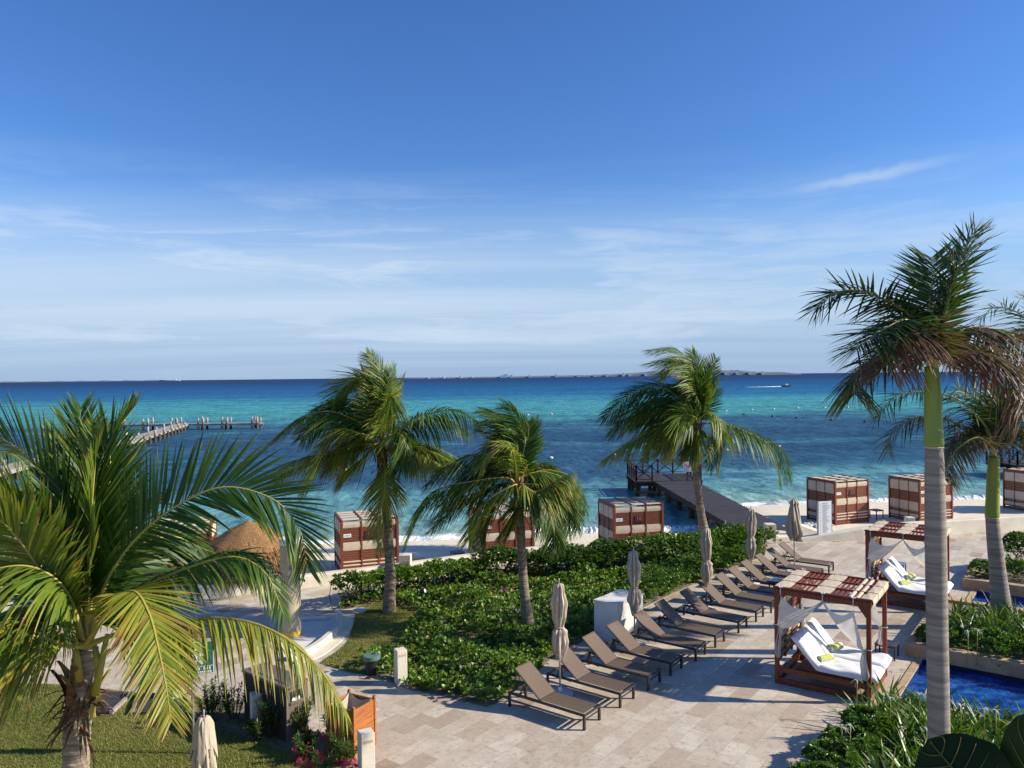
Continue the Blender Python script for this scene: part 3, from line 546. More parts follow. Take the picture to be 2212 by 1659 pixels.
# ------------------------------------------------------------------ daybeds by the pool
def daybed(loc, rz, label):
    r = thing('poolside_daybed', label, 'daybed', loc, rz, 'red wooden poolside daybeds'); W, D, H = 2.1, 1.95, 2.23; p = .095
    for x in (p/2, W-p/2):
        for y in (p/2, D-p/2): MB().box((x, y, H/2-.06), (p, p, H-.12)).build('post', 'teak', r, bevel=.006)
    m = MB()
    for y in (p/2, D-p/2): m.box((W/2, y, H-.06), (W+.02, p-.008, .12))
    for x in (p/2, W-p/2): m.box((x, D/2, H-.062), (p-.01, D-2*p, .11))
    m.build('top_beam', 'teak_flat', r, bevel=.005)
    m = MB()
    for y in (p/2, D-p/2):
        m.box((W/2, y, .07), (W-2*p, p-.02, .13)); m.box((W/2, y, .34), (W-2*p, p-.03, .12))
    for x in (p/2, W-p/2): m.box((x, D/2, .068), (p-.02, D-2*p, .12))
    m.build('base_rail', 'teak_flat', r, bevel=.005)
    m = MB()
    for y in (p/2, D-p/2):
        for x, s in ((p, 1), (W-p, -1)):
            t = .045
            V = [(x, y-t, H-.12), (x+s*.17, y-t, H-.12), (x, y-t, H-.36), (x, y+t, H-.12), (x+s*.17, y+t, H-.12), (x, y+t, H-.36)]
            m.add(V, [(0, 1, 2), (3, 5, 4), (1, 4, 5, 2), (0, 3, 4, 1), (0, 2, 5, 3)])
    m.build('corner_brace', 'teak', r)
    # roof: four purlins along the bed, slats between, canvas woven over some of them
    m = MB(); ys = [p/2, D*.333, D*.667, D-p/2]
    for y in ys: m.box((W/2, y, H+.035), (W+.06, .05, .05))
    m.build('roof_purlin', 'teak_flat', r, bevel=.004)
    zones = [('c', .0, .34), ('s', .34, .86), ('c', .86, 1.24), ('s', 1.24, 1.60), ('w', 1.60, 1.93), ('c', 1.93, 2.13)]
    for k in range(3):
        y0, y1 = ys[k]+.028, ys[k+1]-.028; yc = (y0+y1)/2; L = y1-y0; m = MB()
        for x in np.arange(.05, 2.1, .105): m.box((x, yc, H+.018), (.045, L, .028))
        m.build('roof_slat', 'teak', r)
        for z, a, b in zones:
            if z == 'c':
                m = MB(); xs = np.linspace(a, b, 8); m.grid(np.array([[(x, y, H+.052+.008*math.sin((x-a)/(b-a)*math.pi)+.004*math.sin(x*40+y*9+k)) for y in np.linspace(y0-.005, y1+.005, 6)] for x in xs]))
                if b > 2.1: m.grid(np.array([[(b-.0+.02*math.sin(s*3), y, H+.052-.17*s) for y in np.linspace(y0-.005, y1+.005, 6)] for s in np.linspace(0, 1, 5)]))
                m.build('roof_canvas', 'canvas', r, smooth=True)
            elif z == 'w':
                for x in (a+.06, a+.20):
                    m = MB(); u = np.linspace(0, math.pi, 7); m.grid(np.array([[(x-.045*math.cos(q), y, H+.036+.025*math.sin(q)) for y in np.linspace(y0, y1, 4)] for q in u])); m.build('roof_canvas', 'canvas', r, smooth=True)
    # head panel at x=0 : slats with canvas woven through
    m = MB()
    for z in np.arange(.52, H-.2, .085): m.box((p/2, D/2, z), (.025, D-2*p, .05))
    for y in (D*.36, D*.64): m.box((p/2, y, (H+.4)/2-.06), (.05, .05, H-.58))
    m.build('head_slat', 'teak', r)
    for c in range(3):
        y0 = p+.02+c*(D-2*p)/3; y1 = y0+(D-2*p)/3-.05
        for a, b in ((1.75, 2.08), (1.0, 1.45)):
            m = MB(); m.grid(np.array([[(p/2+.03+.012*math.sin(s*3.1)+.006*math.sin(y*30), y, a+(b-a)*s) for y in np.linspace(y0, y1, 6)] for s in np.linspace(0, 1, 6)])); m.build('head_canvas', 'canvas', r, smooth=True)
        for z in (.60, .77, .91):
            m = MB(); m.box((p/2+.025, (y0+y1)/2, z), (.035, y1-y0, .06)); m.build('head_canvas', 'canvas', r, bevel=.01)
    # bed platform and two tilting backs
    m = MB(); m.box((W*.62, D/2, .395), (W*.80, D-2*p-.02, .05)); m.box((W*.62, D/2, .28), (W*.75, D-2*p-.1, .06))
    m.build('bed_platform', 'teak_flat', r)
    an = rad(49); hx, hz, L = .92, .43, .86
    for k in range(2):
        y0, y1 = (.09, .955) if k == 0 else (.995, 1.86); rs_ = np.random.default_rng(5+k); th = .13; ph = rs_.uniform(0, 6)
        m = MB(); m.bar((hx, (y0+y1)/2, hz), (hx-L*math.cos(an), (y0+y1)/2, hz+L*math.sin(an)), y1-y0-.06, .03, up=(0, 0, 1))
        for y in (y0+.1, y1-.1): m.bar((hx-.5*math.cos(an), y, hz+.5*math.sin(an)), (.16, y, .38), .045)
        m.build('tilting_back', 'teak', r)
        # mattress: a continuous padded sheet, flat then rising; cross-section closed underneath
        path = [(2.19, 0), (2.14, 0), (1.9, 0), (1.6, 0), (1.3, 0), (1.08, 0)]; P = []
        S = np.linspace(0, 1, 34); Lf = 2.22-hx; Lt = Lf+L+.03
        for s in S:
            d = s*Lt
            if d < Lf: c = np.array([2.22-d, hz]); n = np.array([0, 1.])
            else: c = np.array([hx-(d-Lf)*math.cos(an), hz+(d-Lf)*math.sin(an)]); n = np.array([math.sin(an), math.cos(an)])
            if abs(d-Lf) < .1: n = unit(np.array([math.sin(an)*(d-Lf+.1)/.2, 1-(1-math.cos(an))*(d-Lf+.1)/.2]))
            e = min(s/.03, (1-s)/.03, 1)**.5; row = []
            for v in np.linspace(0, 1, 15):
                y = y0+(y1-y0)*v; ed = min(v/.06, (1-v)/.06, 1)**.5
                wr = .020*math.sin(14*s+5*v+ph)*math.exp(-((d-Lf)/.5)**2)+.017*math.sin(v*23+s*14+ph)*math.exp(-((d-Lf+.1)/.45)**2)+.010*math.sin((v*7-s*19)+ph)
                q = c+n*(th*(.45+.55*e*ed)+wr*e*ed); row.append((q[0], y, q[1]))
            lo = c+n*.015; row = [(lo[0], y0+.01, lo[1])]+row+[(lo[0], y1-.01, lo[1])]; P.append(row)
        m = MB(); m.grid(np.array(P)); M_ = len(P); kk = 17
        m.f.append(tuple(range(kk))); m.mi.append(0); m.f.append(tuple(range((M_-1)*kk, M_*kk))[::-1]); m.mi.append(0)
        mt = m.build('mattress', 'white_cloth', r, smooth=True)
        # small pink embroidered script on the back, running down
        cx = lambda t_: hx-t_*math.cos(an)+math.sin(an)*(th+.012); cz = lambda t_: hz+t_*math.sin(an)+math.cos(an)*(th+.012); m = MB()
        yy = y0+(y1-y0)*.55; m.tube([(cx(t_), yy+.022*math.sin(t_*95), cz(t_)) for t_ in np.linspace(.38, .66, 50)], .004, 4); m.build('embroidery', 'emblem_pink', mt)
    # tied-back curtains: swags under the front and back beams and tails at the posts
    def swag(a, b, drop, y, depth, tail=None):
        P = []; n = 24
        for i in range(13):
            v = i/12; row = []
            for j in range(n+1):
                u = j/n; x = a[0]+(b[0]-a[0])*u; zt = a[1]+(b[1]-a[1])*u
                sagt = .16*4*u*(1-u)*.8; sagb = drop*(4*u*(1-u))**.7*(1.15-.3*u if a[1] < b[1] else .85+.3*u)
                z = zt-sagt*(1-v)-(sagb+.02)*v-.03*v
                row.append((x, y+depth*math.sin(math.pi*u)*(v-.3)+.018*math.sin(u*17+v*9), z))
            P.append(row)
        m = MB(); m.grid(np.array(P)); return m
    def tail(x, y, z1, z0, w, ph):
        P = []
        for i in range(14):
            v = i/13; ww = w*(.35+.65*math.sin(min(1, v*1.4)*math.pi/2))*(1 if v < .85 else 1-.5*(v-.85)/.15)
            P.append([(x+ww*(j/12-.5)+.02*math.sin(v*5+ph), y+.045*math.sin(j*1.35+ph)+.02*math.sin(v*6), z1+(z0-z1)*v) for j in range(13)])
        m = MB(); m.grid(np.array(P)); return m
    for y, dp in ((-.012, -.03), (D+.012, .03)):
        for a, b, dr in (((.13, H-.13), (W*.52, H-.10), .62), ((W*.52, H-.10), (W-.40, H-.16), .50)):
            if b[0] > 1.5: a_, b_, dr = (W*.52, H-.10), (W-.16, H-.62), .52
            else: a_, b_ = (.07, H-.78), (W*.52, H-.10)
            P = []
            for i in range(15):          # cloth between an upper edge and a lower edge, each hanging as its own curve
                v = i/14; row = []
                for j in range(27):
                    u = j/26
                    if b[0] < 1.5:
                        up_ = np.array([.16+(W*.52-.16)*u, H-.13-.30*4*u*(1-u)*(1-.25*u)+.03*u]); lo_ = np.array([.075+(W*.52-.075)*u, (H-.86)+(.74)*u**1.6-.30*4*u*(1-u)*(1-u)*.55])
                    else:
                        up_ = np.array([W*.52+(W-.35-W*.52)*u, H-.10-.22*4*u*(1-u)-.10*u]); lo_ = np.array([W*.52+(W-.13-W*.52)*u, H-.12-1.10*u**.78+.10*u-.05*math.sin(math.pi*u)])
                    q = up_+(lo_-up_)*v; row.append((q[0], y+dp*math.sin(math.pi*v)*1.2+.012*math.sin(u*15+v*11), q[1]))
                P.append(row)
            m = MB(); m.grid(np.array(P)); m.build('curtain', 'curtain_cloth', r, smooth=True)
        tail(.10, y, H-.84, .62 if y < 0 else .8, .17, 1+y).build('curtain', 'curtain_cloth', r, smooth=True)
        tail(W-.13, y, H-1.05, .50 if y < 0 else .7, .17, 3+y).build('curtain', 'curtain_cloth', r, smooth=True)
        for x in (.15, W*.52, W-.36):
            m = MB(); a = np.linspace(0, 6.28, 13); m.tube(np.stack([x+0*a, y+.06*np.sign(D/2-y)*(1-np.cos(a))*.8, H-.06+.085*np.sin(a)], 1), .011, 5)
            m.tube([(x, y, H+.05), (x-.05, y, H+.085)], .016, 5); m.tube([(x, y, H+.05), (x+.05, y+.02, H+.07)], .014, 5); m.build('tie_band', 'white_cloth', r, smooth=True)
        for x, z in ((p/2, H-.84), (W-p/2, H-1.05)):
            m = MB(); yc = p/2 if y < 0 else D-p/2; q = .062; m.tube([(x-q, yc-q, z), (x+q, yc-q, z), (x+q, yc+q, z), (x-q, yc+q, z), (x-q, yc-q, z)], .011, 5); m.build('tie_band', 'white_cloth', r)
    return r
def rolled_towel(loc, rz, label):
    r = thing('rolled_towel', label, 'towel', loc, rz, 'rolled towels on the daybeds'); Rr = .082; L = .40
    a = np.linspace(0, 5*2*math.pi, 120); sp = .02+(Rr-.02)*a/a[-1]
    m = MB(); m.lathe([(Rr*.93, -L/2), (Rr, -L/2+.015), (Rr*1.02, 0), (Rr, L/2-.015), (Rr*.93, L/2)], 22, fn=lambda q, z, i: 1+.02*math.sin(q*3+z*9)); m.v = [v[:, [2, 0, 1]]+np.array([0, 0, Rr]) for v in m.v]
    b = m.build('towel_roll', 'towel_white', r, smooth=True)
    m = MB()
    for e in (-1, 1): m.tube(np.stack([np.full(120, e*(L/2+.002)), sp*np.cos(a), Rr+sp*np.sin(a)], 1), .0045, 4)
    m.build('spiral_edge', 'towel_green', r)
    m = MB(); P = [[(x, (Rr+.004)*math.cos(q), Rr+(Rr+.004)*math.sin(q)) for q in np.linspace(rad(35), rad(200), 12)] for x in np.linspace(-L/2+.0, L/2-.12, 5)]
    P = [[(x+(.13*j/11 if i > 2 else .05*j/11), y, z) for j, (x, y, z) in enumerate(row)] for i, row in enumerate(P)]; m.grid(np.array(P)); m.build('green_fold', 'towel_green', r, smooth=True)
    return r
def put_towels(loc, rz, where):
    Rm = rotz(rz)
    for k, (x, y) in enumerate(((1.02, .50), (1.03, 1.42))):
        q = np.array(loc)+Rm@np.array([x, y, .555]); rolled_towel(q, rz+rad(62), f'green and white rolled towel on the {("near", "far")[k]} mattress of the {where}')
DB1 = (*G(1673.5, 1475)[:2], 0.); daybed(DB1, rad(-35.5), 'red wooden daybed with slatted roof and two white mattresses, nearest the hotel'); put_towels(DB1, rad(-35.5), 'near daybed')
DB2 = (11.2, 24.45, 0.); daybed(DB2, rad(-37), 'red wooden daybed partly hidden by the tall royal palm trunk'); put_towels(DB2, rad(-37), 'daybed behind the palm trunk')
g = G(1916, 1418); side_table((g[0], g[1], 0), TH, 'small slatted dark table at the back post of the near daybed', 'grey_table', .5, .36)
# ------------------------------------------------------------------ beach cabanas
def make_cabana():
    r = thing('beach_cabana', 'x', 'beach cabana', group='red slatted beach cabanas along the sand'); W, D, H = 2.3, 2.0, 2.2; p = .10
    for x in (p/2, W-p/2):
        for y in (p/2, D-p/2): MB().box((x, y, H/2-.02), (p, p, H-.04)).build('post', 'teak', r, bevel=.006)
    m = MB()
    for x in (W*.355, W*.645): m.box((x, .035, H/2), (.06, .06, H-.1))
    m.box((W/2, p/2, .10), (W-2*p, p-.03, .12))
    for X in (p/2, W-p/2):
        for y in (D*.36, D*.66): m.box((X, y, H/2), (.055, .05, H-.12))
        m.box((X, D/2, H-.05), (p-.02, D-2*p, .08)); m.box((X, D/2, .10), (p-.03, D-2*p, .12))
    m.box((W/2, D-p/2, H-.05), (W-2*p, p-.02, .08)); m.build('frame', 'teak_flat', r, bevel=.004)
    zb = np.r_[np.arange(.62, 1.0, .09), np.arange(1.39, 1.88, .09)]
    m = MB()
    for z in np.r_[.20, .34, .48, zb]: m.box((W/2, .045, z), (W-2*p, .03, .052))
    m.build('back_slat', 'teak', r)
    m = MB(); m.box((W/2, .057, H/2+.05), (W-2*p-.01, .012, H-.32)); m.build('back_lining', 'lining', r)
    cols = [(p+.005, W*.355-.035), (W*.355+.035, W*.645-.035), (W*.645+.035, W-p-.005)]
    for a, b in cols:
        for z0, z1 in ((1.90, 2.13), (1.01, 1.34)):
            m = MB(); m.grid(np.array([[(x, .030-.014*math.sin((z-z0)/(z1-z0)*math.pi)+.005*math.sin(x*37+z*23), z) for x in np.linspace(a, b, 9)] for z in np.linspace(z0, z1, 8)])); m.build('back_canvas', 'canvas', r, smooth=True)
        for z in (.25, .395, .535):
            m = MB(); u = np.linspace(0, math.pi, 7); m.grid(np.array([[(x, .052-.045*math.sin(q), z-.038*math.cos(q)+.03) for x in np.linspace(a, b, 5)] for q in u])); m.build('back_canvas', 'canvas', r, smooth=True)
    for X, s in ((p/2, -1), (W-p/2, 1)):
        m = MB()
        for z in np.r_[.22, .36, .50, np.arange(1.12, 1.58, .085)]: m.box((X, D/2, z), (.022, D-2*p, .042))
        m.build('side_slat', 'teak', r); m = MB(); m.box((X-s*.022, D/2, H/2+.05), (.012, D-2*p-.01, H-.32)); m.build('side_lining', 'lining', r)
        for a, b in ((p, D*.36-.03), (D*.36+.03, D*.66-.03), (D*.66+.03, D-p)):
            for z0, z1 in ((1.60, 2.08), (.62, 1.07), (.26, .44)):
                m = MB(); m.grid(np.array([[(X+s*(.018+.012*math.sin((z-z0)/(z1-z0)*math.pi)), y, z) for y in np.linspace(a, b, 5)] for z in np.linspace(z0, z1, 6)])); m.build('side_canvas', 'canvas', r, smooth=True)
    m = MB()
    for x in (p/2, W*.355, W*.645, W-p/2): m.box((x, D/2, H+.02), (.06, D+.04, .06))
    for y in np.arange(.14, D-.05, .14): m.box((W/2, y, H-.02), (W-.12, .05, .03))
    m.build('roof_beam', 'teak_flat', r, bevel=.004)
    for a, b in cols:
        for y0, y1 in ((-.02, .48), (.56, 1.05), (1.14, 1.5), (1.58, D)):
            m = MB(); m.grid(np.array([[(x, y, H+.012+.016*math.sin((y-y0)/(y1-y0)*math.pi)) for x in np.linspace(a-.02, b+.02, 5)] for y in np.linspace(y0, y1, 6)])); m.build('roof_canvas', 'canvas', r, smooth=True)
    m = MB(); m.box((W*.5, .018, 1.60), (.36, .02, .30)); m.box((W*.5, .016, 1.475), (.50, .03, .085)); m.build('number_plate', 'plate_dark', r)
    m = MB(); m.box((W*.5, .0, 1.475), (.40, .006, .045)); m.build('plate_slot', 'black_plastic', r)
    m = MB(); m.box((.27, .032, 1.60), (.30, .014, .135)); n = m.build('notice_plate', 'sign_white', r)
    m = MB()
    for x0, k in ((.17, 2), (.235, 4), (.345, 2)):
        for j in range(k): m.box((x0+j*.022, .0235, 1.60), (.013, .004, .04+.015*(j % 2)))
    m.build('notice_mark', 'sign_ink', n)
    m = MB(); P = [[(W+.02+.05*math.sin(j*.9)*(.4+.6*v), D-.28+.3*j/8-.12*v, 1.15-.75*v) for j in range(9)] for v in np.linspace(0, 1, 7)]; m.grid(np.array(P)); m.build('curtain', 'white_cloth', r, smooth=True)
    return r
cb0 = make_cabana(); CW = 2.3
cabs = [(-6.75, 29.9, 20, '18', 'beach cabana numbered 18 behind the trunk of the tallest coconut palm'), (-1.30, 31.3, 19, '17', 'beach cabana numbered 17 behind the shorter wind-blown coconut palm'),
        (4.25, 32.6, 13, '16', 'beach cabana numbered 16 standing next to the dark pier behind the hedge'), (16.35, 39.0, 22, '15', 'beach cabana numbered 15 just past the pier behind the white menu board'),
        (20.75, 39.2, 20, None, 'beach cabana half hidden by the tall royal palm trunk, small table beside it'), (28.4, 41.6, 20, None, 'beach cabana cut off at the frame edge below the distant dark pier'),
        (-13.75, 28.7, 16, None, 'beach cabana seen through palm fronds left of the thatched shelter'), (-19.7, 27.6, 16, None, 'beach cabana almost hidden behind the fronds of the big near palm')]
for i, (x, y, a, num, lab) in enumerate(cabs):
    o = cb0 if i == 0 else copy_tree(cb0); o.location = (x, y, -.46); o.rotation_euler.z = rad(a); o['label'] = lab
for o, c in zip([q for q in COL.objects if q.name.startswith('beach_cabana')], cabs):
    if c[3]: text_part(c[3], .26, (CW*.5, .004, 1.62), (math.pi/2, 0, 0), 'number_red', o, 'number')
for x, y, l in ((-3.75, 30.6, 'dark table on the sand between cabanas 18 and 17'), (-2.35, 31.9, 'dark table on the sand left of cabana 17'), (19.2, 40.6, 'dark table on the sand beside the cabana behind the royal palm'), (1.3, 31.6, 'dark table on the sand at the open side of cabana 17')):
    side_table((x, y, -.45), rad(20), l, 'dark_alu', .5, .5)
# ------------------------------------------------------------------ palms
def frond(pts, nl, L, wd, grav, tint, parent, wind=(0, 0, 0), lift=.15, plume=0., tip=.25, start=.14, tvar=.08, rach=.022, leaf='palm_leaf', name='frond', ang=(.45, 1.05), seed=None, nseg=4, dead=0., roll=0., prof=(.45, .82, 1., .68, .30)):
    g = np.random.default_rng(int(abs(pts[-1][0])*997+abs(pts[-1][2])*131) % 99991)
    C = catmull(pts, 60); T = unit(np.gradient(C, axis=0)); up = np.array([0, 0, 1.])
    N = up-(T@up)[:, None]*T; N = unit(N+1e-4*np.array([1., -1, 0])); 
    for i in range(1, 60):
        if N[i]@N[i-1] < 0 and abs(T[i][2]) > .97: N[i] = N[i-1]
    K = np.array([1, 2, 3, 2, 1.])/9; N = unit(np.stack([np.convolve(np.pad(N[:, k], 2, 'edge'), K, 'valid') for k in range(3)], 1)); B = np.cross(T, N); N = N*math.cos(roll)+B*math.sin(roll); B = np.cross(T, N)
    m = MB(); m.tube(C, np.interp(np.linspace(0, 1, 60), [0, .08, .3, 1], [rach*2.0, rach*1.2, rach*.8, rach*.12]), 6, 1)
    t = np.repeat(np.linspace(start, .995, nl)**.95, 2)+g.normal(0, .002, nl*2); s = np.tile([1., -1.], nl); q = np.clip(t, 0, 1)*59; i0 = np.clip(q.astype(int), 0, 58); fr = (q-i0)[:, None]
    lerp = lambda X: X[i0]*(1-fr)+X[i0+1]*fr
    P, Tt, Nt, Bt = lerp(C), unit(lerp(T)), unit(lerp(N)), unit(lerp(B)); n = len(t)
    a = np.interp(t, [start, .6, 1], [ang[0], (ang[0]+ang[1])/2, ang[1]])[:, None]+g.normal(0, .05, (n, 1)); li = lift+plume*g.normal(0, 1, n)+g.normal(0, .05, n)
    D = unit(Bt*s[:, None]*np.cos(a)+Tt*np.sin(a)+Nt*li[:, None])
    ln = L*np.interp(t, [start, start+.10, .42, .8, 1], prof)*g.uniform(.88, 1.08, n)
    S = unit(Tt-(np.sum(Tt*D, 1))[:, None]*D+Nt*g.normal(0, .22, n)[:, None])
    dr = np.array(wind)[None]*g.uniform(.7, 1.3, (n, 1))+np.array([0, 0, -1.])*(grav*g.uniform(.6, 1.4, n)*np.interp(t, [0, .4, 1], [1, 1, .75]))[:, None]
    D2 = unit(D+dr*.25); tt = np.clip(tint+g.normal(0, tvar, n)+(.25 if dead else 0)*(g.random(n) < dead), 0, .98)
    br = np.where(g.random(n) < tip, g.uniform(.25, .8, n), .06)
    m.strips(P, D2, S, ln, wd*np.interp(t, [0, .5, 1], [1, 1, .55])*g.uniform(.8, 1.15, n), dr*.75, nseg, None, tt, br)
    return m.build(name, [leaf, 'petiole'], parent, world=True)
def trunk(pts, rs, parent, mat, n=18, rings=.12, amp=.05, sm=True):
    k = 240; C = catmull(pts, k); L = np.r_[0, np.cumsum(np.linalg.norm(np.diff(C, axis=0), axis=1))]; r = np.interp(np.linspace(0, 1, k), np.linspace(0, 1, len(rs)), rs)
    r = r*(1+amp*(((L/rings) % 1)-.5))+rng.normal(0, .0025, k); m = MB(); m.tube(C, r, n, 0); return m.build('trunk', mat, parent, smooth=sm, world=True)
def px(spec, Y0, Y1): 
    k = len(spec); return [A(x, y, Y0+(Y1-Y0)*(i/(k-1))**1.1) for i, (x, y) in enumerate(spec)]
def boots(c, r, h, n, parent, spread=1., seed=1):
    """old leaf bases and fibre sheaths round the top of a coconut trunk"""
    g = np.random.default_rng(seed)
    for i in range(n):
        a = i*2.4+g.uniform(-.3, .3); z = h*i/n; d = np.array([math.cos(a), math.sin(a), 0]); p0 = np.array(c)+d*r*.75+np.array([0, 0, z-h*.5]); m = MB(); Ln = g.uniform(.25, .5)*spread; wdt = g.uniform(.05, .09)*spread
        P = []; 
        for s in np.linspace(0, 1, 6): 
            q = p0+d*(.03+.16*s*s)*spread+np.array([0, 0, Ln*s]); ww = wdt*(1-s*.75); sd = np.array([-d[1], d[0], 0]); P.append([q-sd*ww+d*.0, q+d*.03*spread, q+sd*ww])
        m.grid(np.array(P)); m.build('leaf_base', 'coco_fiber' if i % 3 else 'petiole', parent, smooth=True, world=True)
    m = MB(); k = 60; a = g.uniform(0, 6.28, k); d = np.stack([np.cos(a), np.sin(a), g.uniform(-.9, .6, k)], 1); P = np.array(c)+np.stack([np.cos(a)*r*.9, np.sin(a)*r*.9, g.uniform(-h*.6, h*.3, k)], 1)
    m.strips(P, unit(d), np.stack([-np.sin(a), np.cos(a), 0*a], 1), g.uniform(.15, .42, k)*spread, .035*spread, np.tile([0, 0, -.55], (k, 1)), 3); o = m.build('fibre', 'coco_fiber', parent, world=True); o['kind'] = 'stuff'
# --- P1, the big near coconut palm
Y1 = 9.8
p1 = thing('coconut_palm', 'largest coconut palm with full crown close by on the lawn', 'palm tree', A(168, 2050, Y1)*np.array([1, 1, 0]), 0, 'coconut palms')
b = np.array(p1.location); trunk([b, A(166, 1800, Y1), A(165, 1620, Y1), A(172, 1500, Y1), A(186, 1400, Y1)], [.21, .155, .15, .16, .14], p1, 'coco_trunk_pale', 20, .075, .085)
boots(A(174, 1505, Y1), .15, .55, 12, p1, 1.15, 3)
for q in ((205, 1395, 215, 1455), (160, 1380, 172, 1470), (232, 1370, 205, 1500)):
    m = MB(); m.tube([A(q[2], q[3], Y1-.2), A((q[0]+q[2])/2, (q[1]+q[3])/2, Y1-.24), A(q[0], q[1], Y1-.2)], [.05, .045, .03], 8); m.build('leaf_stalk', 'petiole', p1, True, True)
H1 = (185, 1395)
F1 = [  # rachis points, depth at base and tip, tint, gravity, leaflet length, lift
    ([H1, (150, 1180), (100, 1040), (10, 950), (-140, 900)], 9.8, 10.4, .20, .15, .95, .2), ([H1, (120, 1220), (40, 1110), (-60, 1050), (-170, 1030)], 9.8, 9.6, .42, .25, .9, .1),
    ([H1, (198, 1180), (205, 1060), (232, 960), (290, 880)], 9.8, 10.6, .26, .05, .8, .22), ([H1, (215, 1170), (238, 1020), (225, 935), (185, 908)], 9.9, 11.2, .10, .25, .75, .1),
    ([H1, (178, 1170), (165, 1000), (175, 880)], 9.8, 11.0, .30, .05, .8, .2), ([H1, (240, 1240), (333, 1128), (467, 1055), (583, 1075), (645, 1140), (664, 1225)], 9.8, 9.7, .14, .12, .82, .20),
    ([H1, (250, 1300), (330, 1258), (420, 1222), (510, 1203), (575, 1240), (612, 1325)], 9.7, 9.4, .33, .55, .72, .0), ([H1, (270, 1365), (400, 1340), (500, 1336), (600, 1368), (690, 1445), (748, 1545)], 9.6, 8.9, .60, .95, .72, -.05),
    ([H1, (245, 1300), (290, 1278), (322, 1325), (342, 1400), (358, 1480), (370, 1560)], 9.6, 7.9, .63, .16, .80, .0), ([H1, (150, 1290), (105, 1240), (40, 1222), (-40, 1245), (-120, 1330)], 9.7, 9.0, .47, 1.15, .85, -.1),
    ([H1, (140, 1395), (85, 1376), (20, 1380), (-70, 1430), (-140, 1520)], 9.6, 8.7, .60, 1.05, .95, -.1), ([H1, (130, 1370), (70, 1340), (0, 1340), (-80, 1380)], 9.7, 9.3, .5, 1.1, .85, -.1), ([H1, (110, 1270), (40, 1165), (-30, 1100), (-120, 1070)], 9.8, 9.0, .52, .35, .85, .05),
    ([H1, (205, 1210), (175, 1130), (120, 1070), (60, 1060)], 9.9, 11.4, .12, .35, .8, .1), ([H1, (250, 1260), (300, 1180), (380, 1160), (450, 1190)], 10., 11.6, .13, .5, .75, .05),
    ([H1, (220, 1250), (260, 1150), (300, 1090), (340, 1085)], 10., 11.4, .2, .3, .7, .1), ([H1, (130, 1330), (60, 1310), (-20, 1340), (-80, 1420)], 9.8, 10.6, .3, .9, .8, -.05),
    ([H1, (190, 1250), (195, 1130), (205, 1010), (208, 930)], 9.75, 9.9, .45, .0, .55, .25), ([H1, (235, 1330), (300, 1310), (360, 1330), (400, 1400)], 10.1, 11.2, .22, .8, .7, -.05)]
RO1 = {18: 10, 0: 62, 1: 55, 5: 62, 6: 25, 12: 50, 11: 35, 14: 50}
for k1, (s, ya, yb, ti, gr, L, lf) in enumerate(F1): frond(px(s, ya, yb), {8: 108, 7: 96}.get(k1, 90), L*{6: .95, 7: .93, 8: 1.06, 10: 1.1}.get(k1, 1.36), {7: .042, 8: .038}.get(k1, .046), gr, ti*(.7 if ti < .4 else 1), p1, lift=lf, tip=.3, rach=.026, wind=(-.04, 0, 0), ang=(.85, 1.15) if s[-1][1] < 950 else (.62, 1.1), nseg=5, roll=rad(RO1.get(k1, 0)))
# palm standing farther left, only frond tips in view
pL = thing('coconut_palm', 'coconut palm at the frame edge behind the largest palm, only frond tips showing', 'palm tree', A(-150, 1330, 19)*np.array([1, 1, 0]), 0, 'coconut palms'); b = np.array(pL.location)
trunk([b, A(-150, 1300, 19), A(-148, 1080, 19)], [.17, .13, .11], pL, 'coco_trunk', 12, .1, .06)
for s, ti, gr in (([(-148, 1070), (-80, 1000), (0, 975), (50, 1000), (75, 1060)], .25, .5), ([(-148, 1070), (-90, 1040), (-10, 1035), (40, 1075), (55, 1130)], .35, .7), ([(-148, 1070), (-110, 960), (-60, 920), (0, 930)], .2, .3), ([(-148, 1070), (-200, 1000), (-300, 1010)], .2, .5), ([(-148, 1070), (-100, 1100), (-30, 1130), (0, 1200)], .3, .7)): frond(px(s, 19, 18.6), 50, .75, .05, gr, ti, pL)
# --- P2, P3, P4
def coco(base, tr, heart, Y, label, fr, r=.15, L=.8, seed=2, nl=96, wd=.037):
    p = thing('coconut_palm', label, 'palm tree', G(*base), 0, 'coconut palms')
    trunk([np.array(p.location)]+[A(x, y, Y) for x, y in tr]+[A(*heart, Y)], [r*1.45, r*1.08, r, r*.95, r*.95, r], p, 'coco_trunk', 16, .13, .05)
    boots(A(heart[0], heart[1]+18, Y), r*1.15, .85, 14, p, 1.15, seed)
    j = np.random.default_rng(seed)
    for s, ya, yb, ti, gr, w in fr:
        frond([A(*heart, Y)]+px(s, Y+ya, Y+yb), nl, L, wd, gr*1.35+.08, ti, p, wind=(-w, 0, 0), lift=.0, tip=.3, tvar=.10, rach=.022, roll=j.normal(0, .55))
        dx, dy = j.normal(0, 13), j.normal(4, 10); s2 = [(a+dx*(i+.6)/len(s)*1.6, b+dy*(i+.6)/len(s)*1.6) for i, (a, b) in enumerate(s)]
        frond([A(*heart, Y)]+px(s2, Y+ya+.35, Y+yb+.7), nl-18, L*.95, wd, gr*1.1, max(.05, ti-.1), p, wind=(-w, 0, 0), lift=.0, tip=.3, tvar=.09, rach=.02, roll=j.normal(0, .5))
    return p
